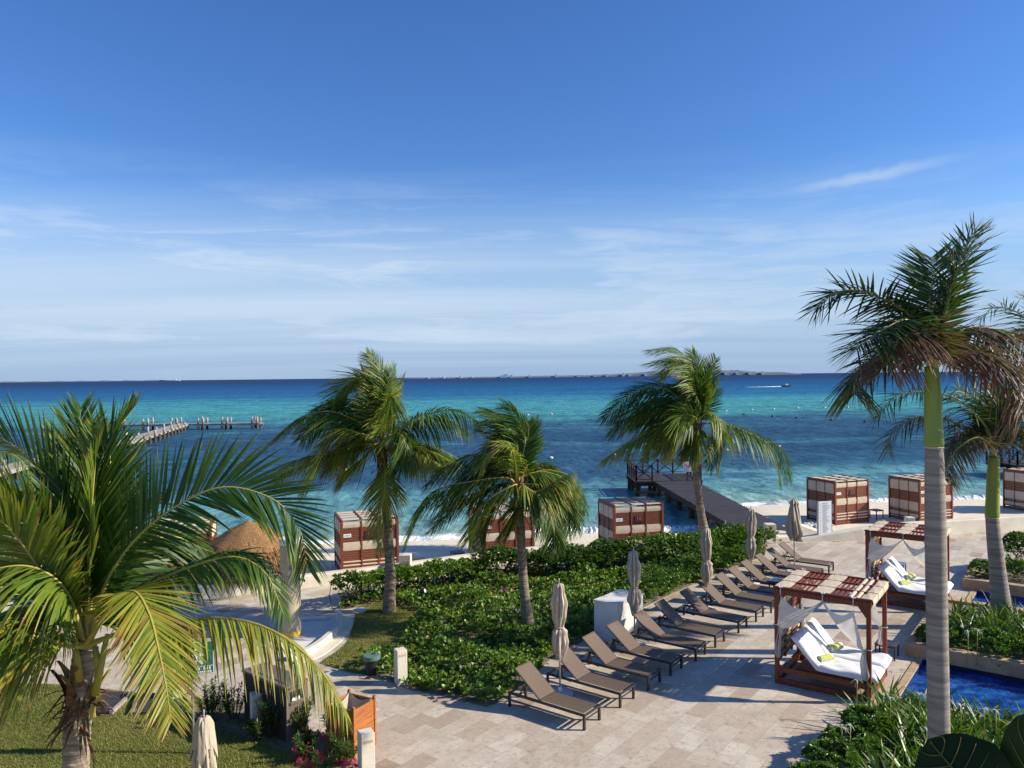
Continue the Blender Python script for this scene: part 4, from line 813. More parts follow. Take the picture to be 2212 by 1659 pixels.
coco((840, 1322), [(843, 1240), (838, 1150), (832, 1060)], (824, 968), 23.9, 'tallest coconut palm of the planted bed, rooted in the lawn patch, crown swept sideways', [
    ([(826, 900), (826, 823), (822, 796), (803, 764)], .1, .2, .50, .05, .25), ([(822, 900), (812, 850), (780, 815), (737, 838), (716, 876)], .1, .4, .40, .35, .45), ([(815, 920), (798, 890), (762, 864), (725, 862), (682, 884)], .4, 1., .16, .4, .4),
    ([(800, 935), (780, 915), (715, 889), (648, 902), (598, 945)], 0, .1, .24, .55, .35), ([(800, 945), (775, 935), (732, 930), (695, 985), (664, 1062)], -.3, -.9, .46, .35, .3), ([(808, 960), (780, 960), (712, 975), (632, 1000), (588, 1040)], .2, .5, .46, .55, .2),
    ([(826, 978), (832, 1010), (828, 1080), (806, 1156)], -.35, -.55, .56, .25, .12), ([(845, 940), (866, 925), (915, 898), (982, 888), (1040, 915)], .1, .2, .22, .75, .2), ([(828, 905), (842, 850), (843, 870), (833, 920)], -.4, -1.1, .47, .3, .15),
    ([(850, 945), (868, 940), (876, 975), (862, 1015)], -.5, -1.0, .2, .45, .25), ([(845, 965), (880, 970), (918, 985), (958, 1008)], -.2, -.4, .62, .55, .1), ([(850, 960), (895, 958), (935, 968), (975, 990)], .4, .9, .28, .6, .15),
    ([(835, 900), (846, 840), (853, 795)], .2, .4, .30, .02, .15), ([(800, 950), (770, 945), (740, 960), (705, 1020)], .6, 1.2, .2, .5, .3), ([(815, 930), (770, 900), (700, 900), (650, 950)], .6, 1.3, .14, .45, .35), ([(810, 960), (790, 985), (760, 1010), (740, 1040)], -.4, -.9, .35, .4, .3), ([(824, 905), (815, 850), (800, 815)], .15, .4, .35, .02, .3)], .15, 1.02, 2)
coco((1142, 1361), [(1131, 1260), (1126, 1170), (1122, 1110)], (1118, 1050), 22.15, 'shorter coconut palm leaning in the middle of the green planting bed', [
    ([(1126, 996), (1134, 946), (1110, 892), (1088, 872)], .1, .3, .18, .1, .35), ([(1115, 985), (1098, 920), (1068, 906), (1036, 912)], .3, .7, .30, .4, .4), ([(1098, 1010), (1032, 984), (965, 1010), (922, 1048)], .3, .8, .14, .45, .35),
    ([(1110, 985), (1095, 955), (1062, 972), (1040, 1008)], -.3, -.7, .48, .35, .3), ([(1095, 1032), (1032, 1038), (948, 1055), (908, 1092), (880, 1160)], -.2, -.4, .34, .7, .3), ([(1110, 1048), (1065, 1073), (1030, 1113), (1014, 1165)], -.4, -.9, .38, .5, .35),
    ([(1130, 1048), (1158, 1062), (1198, 1040), (1234, 1022)], -.3, -.4, .56, .8, .05), ([(1130, 1030), (1150, 1022), (1182, 1020), (1226, 1042), (1246, 1112)], .3, .5, .34, .5, .1), ([(1140, 1068), (1166, 1074), (1195, 1130), (1198, 1182)], -.3, -.7, .12, .35, .12),
    ([(1140, 1045), (1190, 1055), (1222, 1095), (1228, 1150)], .1, .2, .26, .5, .15), ([(1130, 985), (1140, 950), (1143, 910)], .2, .5, .26, .05, .1), ([(1100, 1040), (1040, 1060), (985, 1080), (935, 1120)], .5, 1.1, .2, .5, .3),
    ([(1105, 1020), (1050, 1010), (1000, 1035), (960, 1085)], .6, 1.3, .12, .5, .35), ([(1126, 1075), (1110, 1110), (1085, 1150)], -.3, -.5, .5, .4, .3), ([(1120, 990), (1112, 940), (1085, 915)], .1, .2, .2, .15, .35), ([(1130, 1030), (1165, 1010), (1200, 1018)], .6, 1.2, .3, .5, .1)], .135, .92, 3)
coco((1524, 1164), [(1510, 1080), (1503, 1010), (1502, 960)], (1505, 918), 34., 'coconut palm with wind-blown crown beside the dark wooden pier', [
    ([(1506, 862), (1500, 802), (1464, 757), (1400, 757)], .1, .3, .38, .2, .35), ([(1503, 847), (1488, 793), (1455, 783), (1427, 812)], -.2, -.5, .46, .3, .35), ([(1506, 862), (1507, 802), (1495, 758)], .2, .4, .30, .02, .25), ([(1509, 862), (1524, 817), (1537, 790)], .1, .2, .25, .02, .15),
    ([(1486, 880), (1435, 839), (1375, 845), (1302, 905)], .3, .8, .10, .45, .4), ([(1476, 905), (1390, 938), (1308, 992)], -.2, -.4, .52, .5, .25), ([(1490, 900), (1440, 888), (1365, 905)], 0, .1, .36, .6, .3), ([(1485, 908), (1440, 915), (1405, 950), (1398, 990)], -.3, -.6, .4, .5, .3),
    ([(1490, 912), (1455, 922), (1428, 978)], -.4, -.8, .5, .45, .25), ([(1515, 902), (1534, 892), (1564, 930), (1552, 1022)], -.2, -.5, .42, .3, .15), ([(1520, 915), (1569, 917), (1640, 946), (1677, 982), (1688, 1043)], .1, .2, .24, .5, .12), ([(1490, 890), (1440, 860), (1400, 870), (1370, 905)], .7, 1.5, .12, .5, .4),
    ([(1500, 900), (1470, 900), (1462, 960)], -.5, -1., .36, .4, .25), ([(1515, 890), (1540, 850), (1546, 830)], .2, .5, .3, .05, .2), ([(1480, 895), (1420, 870), (1355, 895), (1318, 940)], .5, 1., .16, .5, .4), ([(1505, 880), (1490, 840), (1450, 830)], .1, .3, .25, .3, .4), ([(1508, 935), (1500, 960), (1490, 985)], -.5, -.8, .45, .4, .2)], .17, 1.2, 4, 96, .046)
# --- royal palms
def royal(base, Y, prof, heart, label, fr, L, shaft, nl=118, lab_group='royal palms'):
    p = thing('royal_palm', label, 'palm tree', G(*base), 0, lab_group); b = np.array(p.location)
    zs = [q[0] for q in prof]; C = [np.array([b[0]+(A(heart[0], heart[1], Y)[0]-b[0])*z/zs[-1], b[1], z]) for z in zs]; m = MB(); zz = np.linspace(zs[0], zs[-1], 160); r = np.interp(zz, zs, [q[1] for q in prof])
    r = r+.0025*np.exp(-((zz % .19)/.02)**2); cx = np.interp(zz, zs, [c[0] for c in C]); m.tube(np.stack([cx, np.full(160, b[1]), zz], 1), r, 24); m.build('trunk', 'royal_trunk', p, True, True)
    m = MB(); z1 = zs[-1]; hz = A(*heart, Y); sz = np.linspace(0, 1, 24); rr = np.interp(sz, [0, .06, .2, .7, 1], [shaft*1.06, shaft*1.16, shaft*1.08, shaft*.98, shaft*.8]); X0 = cx[-1]
    m.tube(np.stack([X0+(hz[0]-X0)*sz, b[1]+(hz[1]-b[1])*sz, z1+(hz[2]-z1)*sz], 1), rr, 22); m.build('crownshaft', 'crownshaft', p, True, True)
    m = MB(); a = np.linspace(0, 6.28, 25); m.tube(np.stack([X0+prof[-1][1]*1.0*np.cos(a), b[1]+prof[-1][1]*1.0*np.sin(a), z1+0*a], 1), .014, 6); m.build('leaf_scar', 'canvas', p, True, True)
    for s, ya, yb, ti, gr, pl, dd in fr: frond([hz]+px(s, Y+ya, Y+yb), nl, L, .036, gr, ti, p, lift=.05, plume=pl*.72, tip=.75 if dd else .45, dead=dd, tvar=.08, rach=.035, leaf='royal_leaf', start=.16, ang=(.18, .8), prof=(.5, .9, 1., .92, .55))
    return p
royal((2032, 1813), 12.0, [(0, .20), (.3, .18), (1.5, .160), (3.5, .153), (4.8, .155), (5.6, .142), (6.13, .128)], (2012, 792), 'tallest royal palm with smooth pale grey trunk, growing from the nearest lily bed', [
    ([(2020, 766), (2037, 692), (2061, 605), (2090, 530), (2106, 498)], 0, -.2, .36, .05, .5, .15), ([(2014, 751), (2008, 677), (2014, 602), (2012, 556)], .2, .5, .46, .05, .4, 0.), ([(2002, 738), (1955, 672), (1862, 630), (1800, 634), (1762, 668)], .1, .3, .22, .22, .45, .1), ([(2000, 745), (1960, 692), (1905, 715), (1850, 752)], -.3, -.9, .25, .30, .35, .1),
    ([(2004, 760), (1985, 722), (1945, 730), (1915, 790)], -.4, -1., .80, .5, .5, .5), ([(2004, 778), (1955, 760), (1892, 772), (1848, 808), (1846, 852)], .2, .5, .30, .4, .4, .3), ([(2026, 766), (2067, 722), (2127, 708), (2212, 736), (2246, 780)], .1, .2, .66, .75, .45, .5), ([(2030, 781), (2082, 760), (2156, 775), (2201, 826), (2214, 895)], -.2, -.6, .72, .55, .45, .6),
    ([(2024, 772), (2060, 750), (2110, 745), (2160, 790)], .5, 1.1, .6, .6, .4, .5)], .80, .124)
royal((2167, 1356), 21.7, [(0, .31), (.5, .27), (1.6, .215), (2.6, .19), (3.15, .17)], (2147, 985), 'second royal palm standing in the raised planter between the pools', [
    ([(2148, 960), (2152, 903), (2149, 835)], .1, .2, .47, .02, .5, 0.), ([(2142, 955), (2127, 918), (2067, 862), (1993, 846), (1933, 857), (1892, 905)], 0, -.1, .28, .3, .4, .15), ([(2140, 958), (2069, 915), (1984, 900), (1928, 936), (1917, 972)], .3, .6, .4, .45, .4, .4), ([(2142, 965), (2111, 945), (2069, 970), (2046, 1013), (2041, 1037)], -.4, -.9, .6, .35, .4, .5),
    ([(2142, 940), (2110, 872), (2072, 838)], .4, .9, .3, .08, .45, .1), ([(2156, 940), (2190, 890), (2245, 870)], .1, .2, .3, .15, .4, .1), ([(2158, 958), (2205, 930), (2250, 985)], -.2, -.4, .55, .5, .4, .4), ([(2152, 940), (2170, 880), (2180, 845)], .2, .4, .45, .02, .5, 0.), ([(2140, 962), (2100, 935), (2060, 945), (2035, 985)], .2, .5, .62, .45, .45, .5)], .88, .165)
royal((2268, 1413), 19.8, [(0, .25), (1.5, .2), (4., .19), (5.6, .17)], (2262, 790), 'royal palm beyond the frame edge, only its green frond tips reach in', [
    ([(2250, 740), (2205, 680), (2150, 664), (2118, 690)], 0, .1, .42, .2, .3, 0.), ([(2252, 750), (2215, 715), (2180, 722), (2150, 760)], .3, .5, .4, .3, .3, .1), ([(2262, 740), (2280, 650), (2320, 600)], 0, .2, .4, .05, .3, 0.), ([(2275, 760), (2340, 720), (2400, 760)], 0, .2, .4, .3, .3, .1), ([(2255, 730), (2235, 660), (2215, 640)], .2, .5, .4, .05, .3, 0.)], .8, .15, 60)
# ------------------------------------------------------------------ hedge, shrubs, ground cover
def rosettes(P, n, L, g, up=.8, spread=1., tint=(.2, .8), tmap=None):
    k = len(P); P = np.repeat(P, n, 0); a = g.uniform(0, 6.28, k*n); el = g.uniform(.0, 1.25, k*n)
    D = unit(np.stack([np.cos(a)*np.cos(el), np.sin(a)*np.cos(el), np.sin(el)*up], 1)); N = unit(np.stack([-np.cos(a)*np.sin(el), -np.sin(a)*np.sin(el), np.cos(el)], 1)+g.normal(0, .3, (k*n, 3)))
    base = np.repeat(g.uniform(*tint, k) if tmap is None else tmap, n); return P, D, N, L*g.uniform(.65, 1.15, k*n), np.clip(base+g.normal(0, .12, k*n), .02, 1)
def shrub(name, label, cat, line, w, h, n, nl, L, leaf, g, wl=.42, stems=40, zmin=.15, group=None, tint=(.1, .75), top=.75, loc=None):
    C = catmull([(x, y, 0) for x, y in line], 60) if len(line) > 1 else np.repeat([[*line[0], 0]], 60, 0)
    base = C[30] if loc is None else loc; r = thing(name, label, cat, (base[0], base[1], 0), 0, group)
    i = g.integers(0, 60, n); th = g.uniform(0, 6.28, n); rr = np.sqrt(g.uniform(.25, 1, n)); hh = h*(.85+.3*vnoise(C[i, 0], C[i, 1], 2.1, 3))
    e = rr*w/2*(.85+.35*vnoise(C[i, 0]*1.7+np.cos(th), C[i, 1]*1.7+np.sin(th), 2.3, 1))
    v = g.beta(2.2, 1.1, n); dome = np.sqrt(np.clip(1-(rr*.92)**3, 0, 1)); z = zmin+(hh-zmin)*np.where(g.random(n) < top, dome*(1-.12*g.random(n)), v*dome)
    P = np.stack([C[i, 0]+np.cos(th)*e, C[i, 1]+np.sin(th)*e, z], 1); q = rosettes(P, nl, L, g, tint=tint); m = MB(); m.leaves(q[0], q[1], q[2], q[3], q[3]*wl, q[4]); m.build('foliage', leaf, r, world=True)
    if stems:
        m = MB(); 
        for k in range(stems):
            j = g.integers(0, n); b0 = C[i[j]]+np.array([g.normal(0, w*.14), g.normal(0, w*.14), 0]); tgt = P[j]; mid = (b0+tgt)/2+np.array([g.normal(0, .08), g.normal(0, .08), .05]); m.tube([b0, mid, tgt], [.016, .012, .006], 5)
        o = m.build('woody_stem', 'stem_bark', r, world=True); o['kind'] = 'stuff'
    return r
gg = np.random.default_rng(5); hp = lambda *a: [tuple(G(*q)[:2]) for q in a]
shrub('sea_hedge', 'leggy loose hedge behind the tallest palm trunk along the low sea wall', 'hedge', hp((745, 1308), (800, 1296), (880, 1284), (960, 1270), (1045, 1258)), 1.05, .95, 1100, 9, .13, 'hedge_leaf', gg, stems=150, zmin=.3, tint=(.3, .95), top=.6)
shrub('sea_hedge', 'dense dark hedge running from the middle palm towards the pier', 'hedge', hp((1050, 1257), (1160, 1250), (1260, 1244), (1360, 1232)), 1.1, 1.15, 1700, 9, .12, 'hedge_leaf', gg, stems=140, zmin=.35, tint=(.0, .6), top=.62)
shrub('sea_hedge', 'lush hedge end behind the folded umbrellas nearest the pier', 'hedge', hp((1375, 1232), (1460, 1222), (1550, 1210), (1640, 1198)), 1.5, 1.2, 1900, 9, .12, 'hedge_leaf', gg, stems=70, zmin=.1, tint=(.1, .75), top=.7)
shrub('sea_hedge', 'bushy strip of hedge at the heads of the farther loungers', 'hedge', hp((1380, 1292), (1450, 1262), (1540, 1230), (1610, 1212)), 1.3, .8, 1100, 8, .11, 'hedge_leaf', gg, stems=0, zmin=.05, tint=(.1, .75))
X, Y = scatter(BED, 8500); q = len(X)
hm = .12+.62*vnoise(X, Y, 1.3, 4)**1.5*(.45+.55*vnoise(X, Y, 3.1, 1))
bare = vnoise(X, Y, .8, 9) > .93; keep = ~bare | (rng.random(q) < .35); X, Y, hm = X[keep], Y[keep], hm[keep]; q = len(X)
P = np.stack([X, Y, hm*rng.uniform(.25, 1, q)], 1); yel = np.clip(vnoise(X, Y, 1.1, 7)-.3, 0, 1)
qv = rosettes(P, 5, .125, rng, 1.1, tmap=np.clip(rng.uniform(.18, .78, q)+.35*yel*(rng.random(q) < .4), 0, 1))
m = MB(); m.leaves(qv[0], qv[1], qv[2], qv[3], qv[3]*.78, qv[4], .12); a = rng.uniform(0, 6.28, q); D = unit(np.stack([np.cos(a)*.5, np.sin(a)*.5, np.ones(q)], 1)); m.strips(np.c_[X, Y, 0*X], D, np.stack([-np.sin(a), np.cos(a), 0*a], 1), P[:, 2]*1.05+.03, .012, np.zeros((q, 3)), 1, [1, .6], .55)
kind(m.build('ground_cover', 'vine_leaf'), 'stuff')
def flower(P, r_, mat, g): 
    m = MB(); n = 6; a = np.arange(n)*2*math.pi/n; D = unit(np.stack([np.cos(a), np.sin(a), np.full(n, .5)], 1)); m.leaves(np.repeat([[0, 0, 0]], n, 0), D, np.repeat([[0, 0, 1.]], n, 0), r_, r_*.9, 0, .1); return m
fl0 = None
for k, (x, y) in enumerate(((1383, 1228), (1409, 1242), (1408, 1286), (1412, 1300), (1436, 1266), (1379, 1331), (1087, 1277), (1116, 1320), (1390, 1275), (960, 1345), (1075, 1295), (1245, 1402))):
    p = G(x, y, .38)
    if fl0 is None: fl0 = flower(p, .07, 'violet_petal', gg).build('vine_flower', 'violet_petal')
    o = fl0 if k == 0 else fl0.copy()
    if k: COL.objects.link(o)
    o.location = p; o.rotation_euler = (rad(35), 0, k); tag(o, 'small violet flower open above the green ground cover', 'flower', 'violet flowers in the ground cover')
# lilies
def lily_mesh(g, n, L):
    m = MB(); a = g.uniform(0, 6.28, n); el = np.clip(g.normal(1.17, .24, n), .35, 1.52); D = np.stack([np.cos(a)*np.cos(el), np.sin(a)*np.cos(el), np.sin(el)], 1); S = unit(np.cross(D, [0, 0, 1])+g.normal(0, .25, (n, 3)))
    P = np.stack([np.cos(a)*.05, np.sin(a)*.05, 0*a], 1); m.strips(P, D, S, L*g.uniform(.6, 1.15, n), g.uniform(.045, .07, n), np.stack([np.cos(a)*.28, np.sin(a)*.28, -.18*g.uniform(.2, 1.5, n)], 1), 5, [.6, .95, 1., .9, .6, .05], np.clip(g.normal(.4, .17, n)+.5*(g.random(n) < .05), 0, 1), .1); return m
LV = []
for k in range(5):
    o = lily_mesh(gg, 20, .78).build('spider_lily', 'lily_leaf'); tag(o, 'x', 'plant', 'x'); LV.append([o, False])
def put_lily(u, v, z, lab, grp, s=1.):
    q = LV[R_.randrange(5)]; o = q[0] if not q[1] else q[0].copy()
    if q[1]: COL.objects.link(o)
    q[1] = True; o.location = tuple(UVp(u, v, z)); o.rotation_euler.z = R_.uniform(0, 6.28); k = s*R_.uniform(.8, 1.12)*(.86 if 17 < v < 19 else 1); o.scale = (k, k, k*R_.uniform(.9, 1.15)); o['label'] = lab; o['group'] = grp; return o
def bed_lilies(u0, u1, v0, v1, z, d, lab, grp, skip=lambda u, v: False, s=1.):
    for u in np.arange(u0, u1, d):
        for v in np.arange(v0, v1, d):
            a, b = u+R_.uniform(-.14, .14), v+R_.uniform(-.14, .14)
            if not skip(a, b): put_lily(a, b, z, lab, grp, s)
bed_lilies(-3.7, 1.6, 12.9, 18.35, .12, .42, 'clump of strap-leaved spider lily in the bed round the tallest royal palm', 'spider lilies nearest the hotel', lambda u, v: (u < -3.1 and v < 16.2) or (u > -.6 and v < 14.4) or math.hypot(u+2.0, v-13.6) < .3 or v < 13.4 and u < -1.5)
bed_lilies(-3.2, 1.4, 22.8, 25.5, .26, .48, 'clump of strap-leaved spider lily in the raised planter between the pools', 'spider lilies between the pools', lambda u, v: math.hypot(u+2.23, v-25.9) < .4)
bed_lilies(-1.6, 2.2, 30.6, 32.6, .30, .6, 'clump of strap-leaved lily in the planter behind the far pool', 'lilies behind the far pool')
def lily_flower(px_, py_, z, lab):
    # stalk with drooping white thread petals
    p = G(px_, py_, z); r = thing('lily_flower', lab, 'flower', (p[0], p[1], .12), 0, 'white spider lily flowers'); hh = z-.12; m = MB(); m.tube([(0, 0, 0), (.01, 0, hh*.6), (.02, .01, hh)], [.012, .01, .009], 6); m.build('flower_stalk', 'petiole', r, True)
    m = MB(); n = 9; a = gg.uniform(0, 6.28, n); D = unit(np.stack([np.cos(a)*.8, np.sin(a)*.8, gg.uniform(.3, 1, n)], 1)); m.strips(np.repeat([[.02, .01, hh]], n, 0), D, np.stack([-np.sin(a), np.cos(a), 0*a], 1), gg.uniform(.10, .17, n), .011, np.stack([np.cos(a)*.2, np.sin(a)*.2, -gg.uniform(.6, 1.3, n)], 1), 5, [1, 1, .9, .8, .6, .3]); m.build('petal', 'white_petal', r)
for x, y, z in ((1850, 1470, .85), (1817, 1572, .75), (1835, 1568, .78), (2012, 1565, .85), (2000, 1575, .8), (2074, 1525, 1.0), (2125, 1532, .95), (1922, 1508, .9), (1985, 1500, .95), (2150, 1535, .9), (2090, 1365, 1.0), (2110, 1360, 1.0)): lily_flower(x, y, z, 'white spider lily flower on a tall stalk above the strap leaves')
# low leafy shrubs at the edges of the planters
k = 0
for u, v, w, h, lab in ((-3.75, 13.2, 1.0, .55, 'low round-leaved shrub at the near terrace corner of the lily bed'), (-3.8, 14.2, 1.05, .6, 'low round-leaved shrub second along the terrace edge of the lily bed'), (-3.75, 15.1, 1.0, .6, 'low round-leaved shrub in the middle of the lily bed\'s terrace edge'), (-3.7, 16.0, .9, .55, 'low round-leaved shrub at the far terrace corner of the lily bed'), (-3.0, 12.3, 1.2, .5, 'low round-leaved shrub at the bottom of the lily bed'),
                        (-3.4, 22.4, 1.0, .55, 'low shrub at the corner of the planter between the pools'), (-2.2, 22.35, 1.2, .5, 'low shrub along the wall of the planter between the pools'), (-.8, 22.3, 1.2, .5, 'low shrub farther along the planter wall by the frame edge'), (-3.2, 30.5, 1.0, .75, 'low bright shrub at the corner of the planter behind the far pool'), (-2.4, 30.9, .9, .6, 'low shrub behind the far pool next to the lilies')):
    p = UVp(u, v); z0 = .1 if v < 19 else .25; shrub('low_shrub', lab, 'shrub', [(p[0], p[1])], w, h+z0, 330, 6, .085, 'vine_leaf', gg, .62, 0, .08, 'low shrubs round the pools', (.05, .6))
p = G(2210, 1235); shrub('round_shrub', 'dark clipped round shrub at the frame edge behind the pools', 'shrub', [(p[0]+.3, p[1])], 2.0, 1.45, 700, 8, .11, 'hedge_leaf', gg, stems=20, tint=(0, .5))
# oleanders by the lawn
def oleander(px_, py_, h, w, nst, label, flowers):
    p = G(px_, py_); r = thing('oleander', label, 'shrub', p, 0, 'oleanders along the lawn'); m = MB(); ml = MB()
    for k in range(nst):
        a = gg.uniform(0, 6.28); s = gg.uniform(.25, 1); top = np.array([math.cos(a)*w*.5*s, math.sin(a)*w*.5*s, h*gg.uniform(.6, 1.05)]); b0 = top*np.array([.25, .25, 0]); C = catmull([b0, top*np.array([.6, .6, .5]), top], 14); m.tube(C, np.linspace(.010, .004, 14), 5)
        n = 60; t = gg.uniform(.2, 1, n)**.7; P = C[(t*13).astype(int)]; aa = gg.uniform(0, 6.28, n); el = gg.uniform(.1, 1.2, n); D = np.stack([np.cos(aa)*np.cos(el), np.sin(aa)*np.cos(el), np.sin(el)], 1); ml.strips(P, D, unit(np.cross(D, [0, 0, 1.])+gg.normal(0, .2, (n, 3))), gg.uniform(.08, .15, n), .02, np.stack([0*aa, 0*aa, np.full(n, -.15)], 1), 3, [.5, 1, .8, .05], np.clip(gg.normal(.45, .2, n), 0, 1))
    ml.build('foliage', 'oleander_leaf', r); o = m.build('woody_stem', 'stem_bark', r); o['kind'] = 'stuff'
    for fx, fy in flowers:
        q = A(fx, fy, p[1])-p; m = MB(); n = 46; d = unit(gg.normal(0, 1, (n, 3))); c = d*gg.uniform(.01, .07, (n, 1))*np.array([1, 1, 1.35])+q; m.leaves(c, unit(d+gg.normal(0, .5, (n, 3))), unit(gg.normal(0, 1, (n, 3))), .055, .042, 0, .2); m.build('flower_cluster', 'pink_petal', r)
oleander(455, 1560, .85, .9, 16, 'dark oleander without flowers beside the sign post', []); oleander(505, 1555, .85, .7, 14, 'oleander against the dark waste cabinet\'s side', [])
oleander(592, 1590, .85, .8, 20, 'bushy oleander growing over the short cream bollard', [(566, 1540)]); oleander(652, 1592, .85, .6, 10, 'sparse oleander in front of the waste cabinet door', [(622, 1600), (662, 1586)]); oleander(722, 1600, .55, .7, 12, 'oleander with pink clusters in front of the orange towel box', [(688, 1590), (706, 1587), (724, 1604)])
oleander(560, 1600, .5, .6, 12, 'low oleander at the lawn edge before the cream bollard', [(600, 1612)]); oleander(660, 1640, .5, .7, 14, 'low oleander with pink flowers between lawn and towel box', [(640, 1622), (668, 1618), (655, 1635)]); oleander(745, 1652, .62, .8, 14, 'oleander full of pink flowers beside the white bollard', [(690, 1630), (702, 1642), (716, 1640), (735, 1648), (750, 1645), (762, 1652)]); oleander(690, 1700, .6, .8, 13, 'oleander with pink flowers at the frame\'s lower edge', [(648, 1648), (662, 1655), (678, 1655), (745, 1658), (765, 1660)])
# ------------------------------------------------------------------ small built things
def bollard(px_, py_, h, w, label, mat='cream_stucco', rz=rad(28), taper=1., niche=False):
    p = G(px_, py_); r = thing('bollard', label, 'bollard', p, rz, 'cream rendered bollards'); m = MB(); a, b = w/2, w/2*taper
    m.add([(-a, -a, 0), (a, -a, 0), (a, a, 0), (-a, a, 0), (-b, -b, h), (b, -b, h), (b, b, h), (-b, b, h)], [(3, 2, 1, 0), (4, 5, 6, 7), (0, 1, 5, 4), (1, 2, 6, 5), (2, 3, 7, 6), (3, 0, 4, 7)]); m.build('shaft', mat, r, bevel=.012)
    if niche: MB().box((a*.35, -a-.003, h*.45), (w*.5, .012, h*.62)).build('light_niche', 'shower_stucco', r)
    else: MB().box((a*.0, -a+.002, h*.86), (w*.72, .012, .05)).build('light_slot', 'shower_stucco', r)
bollard(866, 1477, .83, .25, 'cream bollard at the planting bed edge beside the green lid'); bollard(792, 1700, 1.0, .25, 'tall white bollard with its foot out of view beside the orange towel box'); bollard(556, 1577, .78, .25, 'cream bollard overgrown by oleander in front of the waste cabinet')
bollard(384, 1510, .75, .25, 'cream bollard behind the fronds next to the green sign'); bollard(876, 1247, .85, .42, 'cream bollard with a niche on the sea wall between palm and cabanas', rz=rad(0), niche=True); bollard(1663, 1172, .82, .42, 'cream bollard with a niche at the pier entrance', rz=0, niche=True)
p = G(2098, 1150); bollard(1960+5, 1150, .7, .35, 'cream bollard on the sea wall behind the far daybed', rz=0, niche=True)
# ramped wall end beside the pier
m = MB(); q = [G(1672, 1172), G(1705, 1170)]; 
pts = [(G(1640, 1176)[:2]), G(1712, 1172)[:2], G(1700, 1158)[:2], G(1645, 1160)[:2]]; m.poly(pts, -.01, .28); tag(m.build('wall_block', 'cream_stucco', bevel=.05), 'low cream wall block at the foot of the pier entrance bollard', 'wall')
m = MB(); b0, b1 = G(1726, 1168), G(1815, 1170); e = np.array([.15, 1.7, 0])
m.add([b0, b1, b1+e, b0+e, b0+e*.5+(0, 0, .62), b0+e+(0, 0, .62), b1+(0, 0, .05), b1+e+(0, 0, .05)], [(3, 2, 1, 0), (0, 1, 6, 4), (4, 6, 7, 5), (0, 4, 5, 3), (1, 2, 7, 6), (3, 5, 7, 2)]); tag(m.build('ramp_wall', 'cream_stucco', bevel=.03), 'sloping cream ramp wall below the loose umbrella at the pier', 'wall')
# white box
p = np.array([2.79, 20.78, 0]); r = thing('utility_box', 'big plain white rendered box standing in the green bed', 'utility box', p, 0); e1, e2 = np.array([-.59, .455]), np.array([.87, 1.03]); m = MB(); m.poly([p[:2], p[:2]+e1, p[:2]+e1+e2, p[:2]+e2], 0, 1.03); m.build('casing', 'white_stucco', r, world=True, bevel=.008)
m = MB(); c = p[:2]+(e1+e2)/2; f = 1.02; m.poly([c+(x-c)*f for x in (p[:2], p[:2]+e1, p[:2]+e1+e2, p[:2]+e2)], 1.033, 1.10); m.build('lid', 'white_stucco', r, world=True, bevel=.008)
# shower column, tray and grate
p = G(629, 1372); r = thing('shower_column', 'thick yellowish rendered shower column on the pale paving', 'shower', p); m = MB(); m.lathe([(.30, 0), (.285, .05), (.275, 1.2), (.28, 2.5), (.285, 2.6)], 32); m.build('column', 'shower_stucco', r, True); MB().lathe([(.30, 2.605), (.305, 2.63), (.305, 2.75), (.29, 2.78)], 32).build('cap', 'white_stucco', r)
MB().box((.10, -.285, 2.0), (.08, .03, .14)).build('tap_plate', 'blue_tag', r, bevel=.01); m = MB(); m.tube([(.28, -.05, 1.6), (.40, -.06, 1.6), (.42, -.06, 1.54)], .03, 8); m.build('shower_tap', 'black_plastic', r); MB().lathe([(.292, .02), (.292, .16)], 24).build('paint_band', 'yellow_paint', r)
r = thing('foot_wash', 'shallow curved pale foot wash basin beside the shower column', 'foot wash', G(690, 1385)); P = curve2([(758, 1328), (762, 1352), (735, 1388), (690, 1420), (640, 1436)], 30)
Q = catmull([(x, y, 0) for x, y in P], 40); T = unit(np.gradient(Q, axis=0)); Nn = np.stack([-T[:, 1], T[:, 0], 0*T[:, 0]], 1); Nn *= np.sign(np.sum(Nn*(np.array([-6.3, 21.9, 0])-Q), 1))[:, None]
m = MB(); m.grid(np.array([[q+n*o+np.array([0, 0, z]) for o, z in ((0, -.01), (0, .02), (.30, .03), (.32, .20), (.46, .20), (.48, .006))] for q, n in zip(Q, Nn)])); m.build('basin_rim', 'cream_stucco', r, world=True)
m = MB(); m.poly([tuple((q+n*.48)[:2]) for q, n in zip(Q, Nn)]+[tuple(G(600, 1420)[:2]), tuple(G(600, 1335)[:2])], .014); m.build('basin_floor', 'white_stucco', r, world=True)
m = MB(); a, b = G(652, 1342), G(712, 1338)
for t in np.linspace(0, 1, 26): c = a+(b-a)*t; m.box((c[0], c[1], .022), (.02, .22, .012))
m.build('drain_grate', 'steel', r, world=True)
